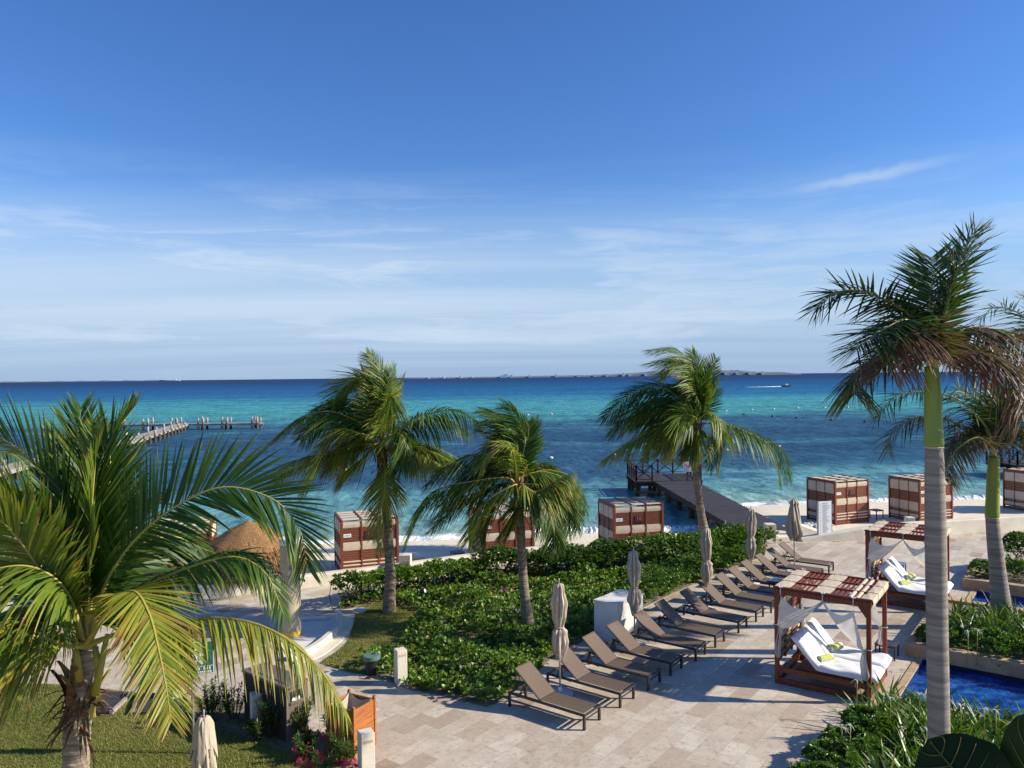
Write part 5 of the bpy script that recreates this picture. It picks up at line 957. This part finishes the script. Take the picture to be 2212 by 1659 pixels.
# waste cabinet
fA, fB, fC = G(528, 1560), G(618, 1605), G(650, 1592); d = unit((fB-fA)[:2]); ang = math.atan2(d[1], d[0]); Lc = float(np.linalg.norm((fB-fA)[:2])); Hc = 1.12; Dc = .52
r = thing('waste_cabinet', 'long dark brown waste bin cabinet with pale top and side door', 'waste bin', fA, ang); MB().box((Lc/2, Dc/2, Hc/2-.02), (Lc, Dc, Hc-.06)).build('body', 'bin_brown', r, bevel=.008)
MB().box((Lc/2, Dc/2, Hc-.02), (Lc+.06, Dc+.06, .05)).build('lid', 'bin_top', r, bevel=.006); MB().box((Lc/2, Dc/2+.02, Hc+.012), (Lc-.1, Dc-.15, .012)).build('lid_panel', 'bin_top', r)
m = MB(); m.box((Lc+.012, .045, Hc/2-.03), (.025, .08, Hc-.08)); m.box((Lc+.012, Dc-.045, Hc/2-.03), (.025, .08, Hc-.08)); m.box((Lc+.012, Dc/2, Hc-.09), (.024, Dc-.17, .07)); m.box((Lc+.012, Dc/2, .05), (.024, Dc-.17, .08)); m.build('door_frame', 'bin_top', r)
MB().box((Lc+.006, Dc/2, .42), (.02, Dc-.18, .66)).build('door', 'bin_door', r); MB().box((Lc+.003, Dc/2, .86), (.012, Dc-.18, .19)).build('bin_mouth', 'black_plastic', r); m = MB(); m.box((Lc+.03, Dc/2, .765), (.05, Dc-.17, .05)); m.build('mouth_shelf', 'bin_top', r)
m = MB(); m.grid(np.array([[(Lc+.02+.02*math.sin(i*2+j), .13+.2*i/5, .80+.06*math.sin(j*1.3)+.02*math.sin(i*3)) for j in range(5)] for i in range(6)])); m.build('bin_liner', 'white_petal', r)
for x in (.33, .66): MB().box((Lc*x, -.004, Hc/2-.04), (.03, .012, Hc-.12)).build('panel_strip', 'bin_brown', r)
# orange towel box
a0, a1, a2 = G(765, 1640), G(806, 1612), G(708, 1622); e1 = (a1-a0)[:2]; wv = .62; d = unit(e1); ang = math.atan2(d[1], d[0]); r = thing('towel_box', 'orange wooden towel box lined with cloth beside the paving', 'towel box', a0, ang); Wb = .66; Hb = .92
for i, (c, s) in enumerate((((Wb/2, .015), (Wb-.04, .025)), ((Wb/2, Wb-.015), (Wb-.04, .025)))):
    m = MB()
    for z in np.arange(.06, Hb-.02, .145): m.box((c[0], c[1], z+.068), (s[0], s[1], .138))
    m.build('side_panel', 'orange_wood', r, bevel=.004)
for x in (.015, Wb-.015):
    m = MB()
    for z in np.arange(.06, Hb-.02, .145): m.box((x, Wb/2, z+.068), (.025, Wb-.04, .138))
    m.build('side_panel', 'orange_wood', r, bevel=.004)
for x in (.012, Wb-.012):
    for y in (.012, Wb-.012): MB().box((x, y, Hb/2+.03), (.055, .055, Hb+.08)).build('corner_post', 'orange_wood', r, bevel=.006)
P = []
for i in range(9):
    v = i/8; row = []
    for j in range(33):
        t = j/32*4; s_ = int(t) % 4; u = t-int(t); c = [(0, 0), (1, 0), (1, 1), (0, 1), (0, 0)]; x = c[s_][0]+(c[s_+1][0]-c[s_][0])*u; y = c[s_][1]+(c[s_+1][1]-c[s_][1])*u
        k = 1-.55*v**1.2-.10*math.sin(math.pi*u)*(1-v); x, y = .5+(x-.5)*k*.9, .5+(y-.5)*k*.9; row.append((x*Wb, y*Wb, Hb+.03-.09*math.sin(math.pi*u)*(1-v)-.42*v**.8))
    P.append(row)
m = MB(); m.grid(np.array(P)); m.build('cloth_liner', 'umbrella_cloth', r, True)
# green sign on its post
p = G(418, 1628); Y = p[1]; r = thing('information_sign', 'green sign with white figure on a pale post, half covered by palm fronds', 'sign', p); zt = A(0, 1400, Y)[2]; m = MB(); m.tube([(0, 0, 0), (0, 0, 1.0), (0, 0, 2.25)], .028, 10); m.build('post', 'steel', r, True)
s = thing('tmp', 'tmp', 'tmp'); bpy.data.objects.remove(s)
zc = A(437, 1420, Y)[2]; xc = .12; Rr = rotz(rad(18)); m = MB(); m.box((xc, -.04, zc), (.60, .02, .66), Rr); pn = m.build('panel', 'sign_green', r, bevel=.004); nf = Rr@np.array([0, -1, 0]); ct = np.array([xc, -.04, zc])+nf*.013
def on(u, v): return ct+Rr@np.array([u, 0, 0])+np.array([0, 0, v])
m = MB()
for (x0, z0, x1, z1, w) in ((-.02, .12, .02, -.02, .07), (.02, -.02, .09, -.12, .045), (0, -.02, -.06, -.13, .045), (.0, .10, .10, .04, .035), (-.02, .1, -.10, .05, .035)): m.bar(on(x0, z0), on(x1, z1), .004, w, up=tuple(np.cross(nf, unit(on(x1, z1)-on(x0, z0)))))
m.box(on(-.01, .19), (.075, .005, .075), Rr); m.build('figure_mark', 'sign_white', pn)
m = MB(); [m.box(on(x, -.21), (.034, .005, .05), Rr) for x in np.linspace(-.22, .22, 10) if abs(x-.07) > .03]; [m.box(on(x, -.275), (.028, .005, .035), Rr) for x in np.linspace(-.24, .24, 14)]; m.build('lettering_mark', 'sign_white', pn)
m = MB(); [m.box(on(*c), s_, Rr) for c, s_ in (((0, .315), (.6, .005, .012)), ((0, -.315), (.6, .005, .012)), ((-.29, 0), (.012, .005, .62)), ((.29, 0), (.012, .005, .62)), ((0, -.165), (.56, .005, .01)))]; m.build('border_mark', 'sign_white', pn)
# menu board
p = G(1781, 1167); r = thing('menu_board', 'tall white board covered with fine lines of print on two posts before the sea wall', 'sign', p, rad(12)); Hm = A(0, 0, 1)[2]*0+1.72
for x in (-.33, .33): MB().box((x, 0, Hm/2), (.045, .06, Hm)).build('post', 'steel', r)
MB().box((0, -.035, Hm/2+.13), (.62, .03, Hm-.28)).build('panel', 'sign_white', r, bevel=.004); pn = COL.objects[-1]
m = MB(); g3 = np.random.default_rng(8); m.box((0, -.053, Hm-.09), (.26, .003, .022))
for k, z in enumerate(np.linspace(Hm-.16, .34, 34)):
    L = g3.uniform(.15, .38); m.box((-.12+L/2, -.053, z), (L, .003, .011))
    if k % 3 == 0: m.box((-.22, -.053, z), (.03, .003, .03))
m.build('print_line', 'sign_ink', pn)
# deck panels on the lawn, lid, spotlight, stone, umbrella base discs
for i, (q, lab) in enumerate(((((213, 1500), (286, 1502), (240, 1546), (190, 1546)), 'dark wooden deck panel on the lawn left of the gap'), (((300, 1503), (412, 1503), (395, 1543), (286, 1546)), 'dark wooden deck panel on the lawn nearer the sign post'))):
    r = thing('deck_panel', lab, 'deck panel', G(*q[0])); P = [G(*c) for c in q]; m = MB(); m.poly([c[:2] for c in P], .03, .07); m.build('boards', 'pier_wood', r, world=True)
    for a_, b_ in ((1, 2), (3, 0)): m = MB(); m.bar(P[a_]+(0, 0, .06), P[b_]+(0, 0, .06), .07, .09); m.build('edge_board', 'grey_wood', r, world=True)
p = G(803, 1455); r = thing('service_lid', 'round grey green service lid rising from the ground cover', 'service cover', p); MB().lathe([(.16, 0), (.16, .36)], 20).build('tube', 'black_plastic', r); MB().lathe([(.21, .36), (.22, .38), (.22, .46), (.2, .47)], 24).build('cap', 'lid_green', r)
p = G(912, 1308); r = thing('spotlight', 'small black garden spotlight on a stake beside the loose hedge', 'garden light', p); m = MB(); m.tube([(0, 0, 0), (0, 0, .42)], .018, 6); m.build('stake', 'black_plastic', r); m = MB(); m.tube([(-.05, 0, .44), (.09, -.03, .48)], [.06, .075], 10); m.build('lamp_head', 'black_plastic', r); m = MB(); m.tube([(.091, -.03, .481), (.10, -.032, .484)], .062, 10); m.build('lens', 'sign_white', r)
p = G(776, 1321); m = MB(); m.lathe([(.22, .0), (.23, .03), (.2, .05)], 18, fn=lambda a, z, i: 1+.12*math.sin(2*a)); o = tag(m.build('stepping_stone', 'white_stucco'), 'flat pale stone lying on the small lawn patch', 'stone'); o.location = (p[0], p[1], .01)
# planter walls round the lily beds
def planter(u0, u1, v0, v1, h, label, w=.28, soil=True, front=True):
    r = thing('planter_wall', label, 'planter', UVp((u0+u1)/2, (v0+v1)/2)); L = ((u0+u1)/2, v0+w/2, u1-u0, w), (u0+w/2, (v0+v1)/2, w, v1-v0-2*w), ((u0+u1)/2, v1-w/2, u1-u0, w)
    for u, v, a, b in L: m = MB(); m.box(UVp(u, v, h/2-.15), (a, b, h+.3), RT); m.build('kerb_wall', 'tan_stone', r, world=True, bevel=.015)
    m = MB(); m.box(UVp((u0+w+u1)/2, (v0+v1)/2, h/2-.08), (u1-u0-w, v1-v0-2*w-.01, h), RT); m.build('planting_soil', 'soil', r, world=True)
planter(-4.05, 9.2, 21.75, 26.95, .34, 'tan stone planter wall between the two pools', .30)
planter(-3.75, 9.2, 29.65, 33.2, .34, 'tan stone planter wall behind the far pool', .30)
planter(-4.1, 9.0, 10.0, 18.62, .12, 'low kerb round the lily bed of the tallest royal palm', .14)
# ------------------------------------------------------------------ thatched shelters
def palapa(px_, Yp, rad_, ze, zt, label):
    x = A(px_, 1150, Yp)[0]; r = thing('palapa', label, 'thatched shelter', (x, Yp, -.45), 0, 'thatched shelters on the sand'); m = MB(); m.tube([(0, 0, 0), (.01, 0, 1.2), (0, 0, zt+.3)], [.085, .075, .06], 10); m.build('post', 'pile_wood', r, True); z0 = .45
    m = MB(); n = 64; m.lathe([(rad_*.96, ze+z0-.05), (rad_, ze+z0), (rad_*.8, ze+z0+(zt-ze)*.33), (rad_*.42, ze+z0+(zt-ze)*.72), (.1, zt+z0), (.02, zt+z0+.06)], n, fn=lambda a, z, i: 1+.02*math.sin(a*9+z*4)); m.build('thatch_roof', 'thatch', r)
    m = MB(); k = 9000; a = rng.uniform(0, 6.28, k); s = np.where(rng.random(k) < .35, rng.uniform(.9, 1.02, k), np.sqrt(rng.uniform(.0, 1, k))); zz = ze+z0+(zt-ze)*(1-s)**.9*1.02+.02; P = np.stack([np.cos(a)*s*rad_, np.sin(a)*s*rad_, zz], 1); D = unit(np.stack([np.cos(a)*.9, np.sin(a)*.9, -rng.uniform(.35, 1.0, k)], 1)+rng.normal(0, .24, (k, 3)))
    m.strips(P, D, np.stack([-np.sin(a), np.cos(a), 0*a], 1)+rng.normal(0, .3, (k, 3)), rng.uniform(.3, .7, k)*np.where(s > .88, 1.25, .8), .034, np.tile([0, 0, -.6], (k, 1)), 3); o = m.build('thatch_straw', 'thatch', r); o['kind'] = 'stuff'
palapa(536, 27.8, 1.62, 1.15, 2.15, 'thatched straw shelter behind the shower column'); palapa(283, 26.9, 1.6, 1.2, 2.2, 'thatched straw shelter mostly hidden behind the big near palm')
# ------------------------------------------------------------------ piers
def rail_panel(a, b, r, h=1.02, mat='pier_red', posts=2):
    a, b = np.array(a), np.array(b); L = np.linalg.norm(b-a); n = max(1, round(L/1.05)); up = np.array([0, 0, 1.]); m = MB()
    m.bar(a+up*h, b+up*h, .09, .05); m.bar(a+up*.12, b+up*.12, .05, .05)
    for i in range(n):
        p, q = a+(b-a)*i/n, a+(b-a)*(i+1)/n; m.bar(p+up*.12, q+up*h, .04, .055); m.bar(p+up*h, q+up*.12, .038, .055)
    m.build('railing', mat, r, world=True)
    for i in range(n+1): p = a+(b-a)*i/n; m = MB(); m.box((p[0], p[1], p[2]+h/2+.03), (.10, .10, h+.1)); m.build('rail_post', mat, r, world=True)
def deck(m, c0, c1, w0, w1, z, th=.09, pitch=.145):
    c0, c1 = np.array(c0, float), np.array(c1, float); L = np.linalg.norm(c1-c0); d = (c1-c0)/L; nrm = np.array([-d[1], d[0]]); R = np.eye(3); R[:2, 0] = d; R[:2, 1] = nrm
    for t in np.arange(pitch/2, L, pitch): c = c0+d*t; w = w0+(w1-w0)*t/L; m.box((c[0]+nrm[0]*R_.uniform(-.03, .03), c[1], z-th/2+R_.uniform(-.006, .006)), (pitch-.012, w, th), R)
def beams(m, c0, c1, w0, w1, z):
    c0, c1 = np.array(c0, float), np.array(c1, float); d = unit(c1-c0); nrm = np.array([-d[1], d[0]])
    for s in (-1, 1): m.bar((*(c0+nrm*s*(w0/2-.08)), z), (*(c1+nrm*s*(w1/2-.08)), z), .14, .24)
def pile(x, y, z1, r, mat='pile_wood', rd=.15, lean=0.): m = MB(); m.tube([(x+lean, y, -3), (x+lean*.4, y, SEA), (x, y, z1)], [rd*1.1, rd*1.05, rd], 10); m.build('pile', mat, r, True, True)
r = thing('dark_pier', 'dark wooden pier with crossed railings round its platform, running into the sea', 'pier', (11.5, 34.0, 0)); zd = .06
m = MB(); deck(m, (11.75, 33.6), (10.95, 52.2), 2.3, 2.75, zd); m.build('walkway_deck', 'pier_wood', r, world=True)
m = MB(); beams(m, (11.75, 34.2), (10.95, 52.2), 2.3, 2.75, zd-.22); m.build('walkway_beam', 'pier_red', r, world=True)
m = MB(); deck(m, (8.3, 54.3), (12.9, 54.3), 4.1, 4.1, zd-.003); m.build('platform_deck', 'pier_wood', r, world=True)
m = MB(); 
for y in (52.45, 54.3, 56.15): m.bar((8.3, y, zd-.22), (12.9, y, zd-.22), .16, .24)
m.bar((8.3, 52.28, zd-.75), (10, 52.28, zd-.75), .1, .14); m.build('platform_beam', 'pier_red', r, world=True)
for a_, b_ in (((8.4, 52.4, zd), (8.4, 56.25, zd)), ((8.4, 56.25, zd), (12.8, 56.25, zd)), ((12.8, 56.25, zd), (12.8, 52.4, zd)), ((8.4, 52.4, zd), (9.5, 52.4, zd)), ((12.3, 52.35, zd), (12.8, 52.35, zd))): rail_panel(a_, b_, r)
for y in (36.2, 38.9, 41.6, 44.3, 47.0, 49.7): 
    t = (y-33.6)/18.6; cx = 11.75-.8*t
    for s in (-1, 1): pile(cx+s*1.02, y, zd-.12, r, rd=.17)
    m = MB(); m.bar((cx-1.25, y, zd-.40), (cx+1.25, y, zd-.40), .2, .2); m.build('cross_beam', 'pile_wood', r, world=True)
for x in (8.5, 10.0, 11.4, 12.7):
    for y in (52.6, 54.4, 56.1): pile(x, y, zd-.12, r, rd=.14)
m = MB(); m.bar((8.5, 52.6, -1.2), (9.2, 55.0, zd-.3), .12); m.bar((8.5, 54.4, -1.2), (8.5, 52.7, zd-.3), .12); m.build('brace', 'grey_wood', r, world=True)
p = A(1484, 1008, 52.2); MB().box((p[0], p[1], .62), (.06, .06, 1.4)).build('sign_post', 'pier_red', r, world=True); m = MB(); m.box((p[0], p[1]-.05, p[2]), (.55, .02, .66)); sg = m.build('warning_sign', 'sign_white', r, world=True)
m = MB(); a = np.linspace(0, 6.28, 25); m.tube(np.stack([p[0]+.17*np.cos(a), 0*a+p[1]-.065, p[2]+.04+.17*np.sin(a)], 1), .018, 5); m.bar((p[0]-.12, p[1]-.065, p[2]+.16), (p[0]+.12, p[1]-.065, p[2]-.08), .012, .03); m.build('prohibition_ring', 'sign_red', sg, world=False); COL.objects[-1].location = [-q for q in r.location]
m = MB(); m.box((p[0], p[1]-.062, p[2]+.05), (.2, .004, .035)); m.box((p[0]+.03, p[1]-.062, p[2]+.0), (.16, .004, .03)); m.box((p[0], p[1]-.062, p[2]-.22), (.4, .004, .05)); m.build('sign_print', 'sign_ink', sg); COL.objects[-1].location = [-q for q in r.location]
p = G(1567, 1172); m = MB(); m.tube([(p[0], p[1], 0), (p[0], p[1], .95)], .035, 8); tag(m.build('short_post', 'steel'), 'slim grey post beside the pier entrance behind the hedge', 'post')
r = thing('dark_pier', 'second dark wooden pier platform far along the beach, cut by the frame edge', 'pier', (41, 60, 0)); m = MB(); deck(m, (38.4, 60.5), (46, 60.5), 4., 4., .1); m.build('platform_deck', 'pier_wood', r, world=True)
m = MB(); [m.bar((38.4, y, -.15), (46, y, -.15), .16, .26) for y in (58.7, 60.5, 62.3)]; m.bar((38.5, 58.6, -1.6), (40.3, 58.6, -.2), .14); m.build('platform_beam', 'pile_wood', r, world=True)
for a_, b_ in (((38.5, 58.6, .1), (46, 58.6, .1)), ((38.5, 58.6, .1), (38.5, 62.4, .1)), ((38.5, 62.4, .1), (46, 62.4, .1))): rail_panel(a_, b_, r, 1.1, 'pier_wood')
for x in (40.2, 42.6, 45): 
    for y in (58.7, 62.3): pile(x, y, -.05, r, rd=.17)
r = thing('grey_pier', 'long weathered pale pier with paired tall piles ending in a cross arm at sea', 'pier', (-46, 90, 0)); LG = [(-36.5, 34), (-42, 60), (-44.2, 70), (-47, 94), (-55.2, 128)]
m = MB(); [deck(m, LG[i], LG[i+1], 2.2, 2.2, 0., .12, .4) for i in range(4)]; deck(m, (-72.5, 129), (-42., 129), 1.7, 1.7, 0., .12, .4); m.build('deck', 'grey_wood', r, world=True)
m = MB(); [beams(m, LG[i], LG[i+1], 2.2, 2.2, -.22) for i in range(4)]; beams(m, (-72.5, 129), (-42, 129), 1.7, 1.7, -.2); m.build('deck_beam', 'grey_wood', r, world=True)
for x in (-71.6, -66, -61.2, -56.4, -52, -48, -43):
    for s in (-.42, .42): 
        for yy in (128.2, 129.9): 
            m = MB(); hh = R_.uniform(.8, 1.15); m.tube([(x+s, yy, -.1), (x+s, yy, hh)], .17, 9); m.build('bollard_pile', 'grey_wood', r, True, True); m = MB(); m.tube([(x+s, yy, -3), (x+s, yy, -.1)], .19, 9); m.build('pile', 'pile_wood', r, True, True)
C = catmull([(x, y, 0) for x, y in LG], 34)
for i in range(1, 34):
    d = unit(C[min(33, i+1)]-C[i-1]); n = np.array([-d[1], d[0], 0])
    for s in (-1, 1):
        c = C[i]+n*s*1.05; pile(c[0], c[1], -.05, r, 'pile_wood', .17)
        if i % 2 == 0: m = MB(); m.tube([c+(0, 0, -.05), c+(0, 0, R_.uniform(.35, .8))], .17, 8); m.build('bollard_pile', 'grey_wood', r, True, True)
# ------------------------------------------------------------------ things on the water and the far island
def buoy(px_, py_, s, mat, label, grp):
    p = G(px_, py_, SEA); r = thing('buoy', label, 'buoy', (p[0], p[1], SEA), R_.uniform(0, 3), grp); m = MB(); m.lathe([(.05*s, -.12*s), (.24*s, -.05*s), (.30*s, .06*s), (.24*s, .17*s), (.08*s, .22*s)], 12); m.build('float', mat, r, True); m = MB(); m.tube([(0, 0, .2*s), (0, 0, .28*s)], .03*s, 6); m.build('mooring_eye', 'buoy_dark', r)
for x, y, l in ((745, 1016, 'beside the tallest coconut palm\'s fronds'), (902, 1004, 'right of the tallest palm over dark weed'), (1190, 990, 'between the middle palm and the pier palm'), (1326, 983, 'above the beach cabana near the pier'), (1453, 977, 'above the dark pier railing'), (1570, 973, 'under the pier palm\'s long fronds'), (1682, 965, 'farthest along, past the pier palm'), (550, 912, 'at the end of the pale pier')): buoy(x, y, 0.85, 'buoy_white', f'orange and white buoy {l}', 'orange and white buoys')
for x, y in ((1191, 895), (1140, 897), (1568, 888), (1624, 886), (1671, 884), (1723, 882), (1781, 881), (1831, 881), (1870, 880)): buoy(x, y, 1.15, 'buoy_white', 'small white float in the far line on the turquoise water', 'white floats of the far line')
for x, y in ((1549, 891), (1607, 896), (1669, 900), (1721, 903), (1796, 908), (1869, 912)): buoy(x, y, 1.1, 'buoy_dark', 'small dark float in the slanting line on the turquoise water', 'dark floats of the slanting line')
p = G(1700, 835.5, SEA); r = thing('speed_boat', 'small fast boat throwing a white wake near the horizon', 'boat', (p[0], p[1], SEA), rad(6)); m = MB(); m.add([(-3, -1, 0), (-3, 1, 0), (1.5, 1, 0), (3.4, 0, .2), (1.5, -1, 0), (-3, -1.1, .8), (-3, 1.1, .8), (1.5, 1.1, .9), (3.9, 0, 1.1), (1.5, -1.1, .9)], [(0, 1, 2, 3, 4), (9, 8, 7, 6, 5), (0, 4, 9, 5), (4, 3, 8, 9), (3, 2, 7, 8), (2, 1, 6, 7), (1, 0, 5, 6)]); m.build('hull', 'pile_wood', r); MB().box((-.3, 0, 1.3), (1.6, 1.4, .9)).build('windscreen', 'sign_white', r, bevel=.1)
m = MB(); n = 60; xx = np.linspace(-26, -1, n); w = np.interp(xx, [-26, -10, -1], [.2, 1.6, 1.1]); m.grid(np.array([[(x+p[0], p[1]+s_*ww, SEA+(.05+.55*(1-abs(s_))*(.4+.6*rng.random())*np.interp(x, [-26, -3, -1], [.1, 1, .8]))) for s_ in np.linspace(-1, 1, 7)] for x, ww in zip(xx, w)])); kind(m.build('boat_wake', 'wake_foam'), 'stuff')
def isl(x): return A(x, 0, 1)[0]
Yi = 5200.; zt = [(860, 2), (930, 7), (1000, 9), (1100, 11), (1170, 13), (1260, 14), (1330, 20), (1400, 30), (1420, 42), (1450, 34), (1540, 40), (1600, 36), (1650, 22), (1700, 20), (1722, 12), (1728, 0)]
xx = np.linspace(860, 1728, 260); hh = np.interp(xx, [q[0] for q in zt], [q[1] for q in zt])*(.84+.16*rng.random(260)); P = []
for x, hz in zip(xx, hh):
    X = isl(x)*Yi; P.append([(X, Yi, SEA-2), (X, Yi+10, SEA+hz*.55), (X, Yi+150, SEA+hz), (X, Yi+500, SEA+hz*.8), (X, Yi+900, SEA-2)])
m = MB(); m.grid(np.array(P)); kind(m.build('island', 'island_hazed'), 'structure')
for k, (x, w, h_) in enumerate(((1083, 16, 34), (1074, 10, 24), (1095, 10, 20), (915, 7, 14), (948, 6, 12), (985, 7, 14), (1010, 6, 12), (1135, 7, 16), (1192, 6, 16), (1240, 8, 18), (1302, 6, 24), (1338, 6, 26), (1352, 7, 22), (1386, 6, 26), (1560, 6, 44), (1585, 7, 44), (1612, 6, 40), (1640, 5, 28), (1275, 5, 18))):
    X = isl(x)*Yi; r = thing('island_building', 'white building on the far island along the horizon' if k else 'biggest white hotel block on the far island', 'building', (X, Yi+4, SEA+np.interp(x, [q[0] for q in zt], [q[1] for q in zt])*.33), 0, None if k == 0 else 'white buildings on the far island'); m = MB(); ww = w*Yi/FPX*.62; zb = np.interp(x, [q[0] for q in zt], [q[1] for q in zt])*.35
    hb = 20 if k == 0 else 9+3*(k % 3); m.box((0, 0, hb/2-4), (ww, 12, hb+8)); m.box((ww*.2, 0, hb+1), (ww*.4, 10, 4.)); m.build('wall', 'island_wall', r)
xx = np.linspace(-260, 330, 60); m = MB(); m.grid(np.array([[(isl(x)*14000, 14000, SEA-2), (isl(x)*14000, 14050, SEA+max(0, 14+10*math.sin(x*.07)*math.sin(x*.19))), (isl(x)*14000, 14600, SEA-2)] for x in xx])); kind(m.build('far_coast', 'island_hazed'), 'structure')
p = A(383, 819, 9000); r = thing('cargo_ship', 'tiny pale ship on the horizon above the pale pier', 'ship', (p[0], 9000, SEA)); MB().box((0, 0, 4), (60, 14, 8)).build('hull', 'island_wall', r); MB().box((-20, 0, 14), (14, 10, 14)).build('bridge', 'island_wall', r)
# pale rocks at the sand side of the ramp
k = 0
for i in range(26):
    p = G(R_.uniform(1732, 1800), R_.uniform(1128, 1143), -.3); s = R_.uniform(.10, .22); m = MB(); v = np.array([(math.sin(t)*math.cos(a_), math.sin(t)*math.sin(a_), math.cos(t)) for t in np.linspace(.2, 2.9, 5) for a_ in np.arange(7)*.8976]); v = v*(1+rng.normal(0, .16, (len(v), 1)))*np.array([s*1.3, s, s*.6]); m.add(v, [(a_*7+b_, a_*7+(b_+1) % 7, (a_+1)*7+(b_+1) % 7, (a_+1)*7+b_) for a_ in range(4) for b_ in range(7)]+[tuple(range(7))[::-1], tuple(range(28, 35))])
    o = tag(m.build('rock', 'rock_white'), 'pale broken rock heaped between the ramp wall and beach cabana', 'rock', 'pale rocks by the ramp'); o.location = (p[0], p[1], -.42+s*.3)
# ------------------------------------------------------------------ the balcony the photographer stands on, with its croton
m = MB(); m.box((0, -.4, EYE-1.62), (9, 3.0, .18)); kind(m.build('balcony_floor', 'white_stucco'), 'structure')
p = np.array([.85, .78, EYE-1.53]); r = thing('croton', 'croton plant with a dark yellow-veined leaf reaching into the lower corner', 'plant', p)
m = MB(); m.lathe([(.14, 0), (.19, .30), (.20, .34), (.17, .34), (.16, .30)], 24); m.build('pot', 'tan_stone', r); m = MB(); m.tube([(0, 0, .3), (-.02, .02, .7), (-.05, .06, 1.0)], [.018, .014, .01], 8); m.build('stem', 'stem_bark', r, True)
def croton_leaf(tip, base, hw, nrm):
    tip, base = np.array(tip), np.array(base); d = tip-base; L = np.linalg.norm(d); d /= L; nrm = unit(np.array(nrm)-(np.array(nrm)@d)*d); s = np.cross(d, nrm); us = np.linspace(0, 1, 18); vs = np.linspace(-1, 1, 13)
    wp = lambda u: hw*np.interp(u, [0, .1, .35, .6, .85, .95, 1], [.05, .5, .95, 1., .66, .34, .02])
    pt = lambda u, v, o=0.: base+d*L*u+s*wp(u)*v+nrm*(o-.10*hw*abs(v)**1.5+.03*hw*math.sin(u*16)*v*v-.25*hw*(u-.4)**2)
    m = MB(); m.grid(np.array([[pt(u, v) for v in vs] for u in us])); lf = m.build('leaf', 'croton_leaf', r, True, True)
    m = MB(); m.tube([pt(u, 0, .0012) for u in np.linspace(0, .97, 14)], np.linspace(.0017, .0008, 14), 5)
    for k, u in enumerate(np.linspace(.14, .80, 6)):
        for sg in (-1, 1): m.tube([pt(u+.20*v, sg*v, .0010) for v in np.linspace(0, .82, 8)], np.linspace(.0011, .0004, 8), 4)
    m.build('leaf_vein', 'croton_vein', lf, True); COL.objects[-1].location = [-q for q in r.location]
croton_leaf(A(2004, 1596, .86), A(2160, 1780, .80), .052, (-.45, -.8, .35)); croton_leaf(A(2216, 1545, .80), A(2230, 1900, .84), .036, (-.8, -.5, .1)); croton_leaf(A(2080, 1700, .95), A(2180, 1860, .86), .05, (-.3, -.8, .5))
bpy.context.view_layer.update()
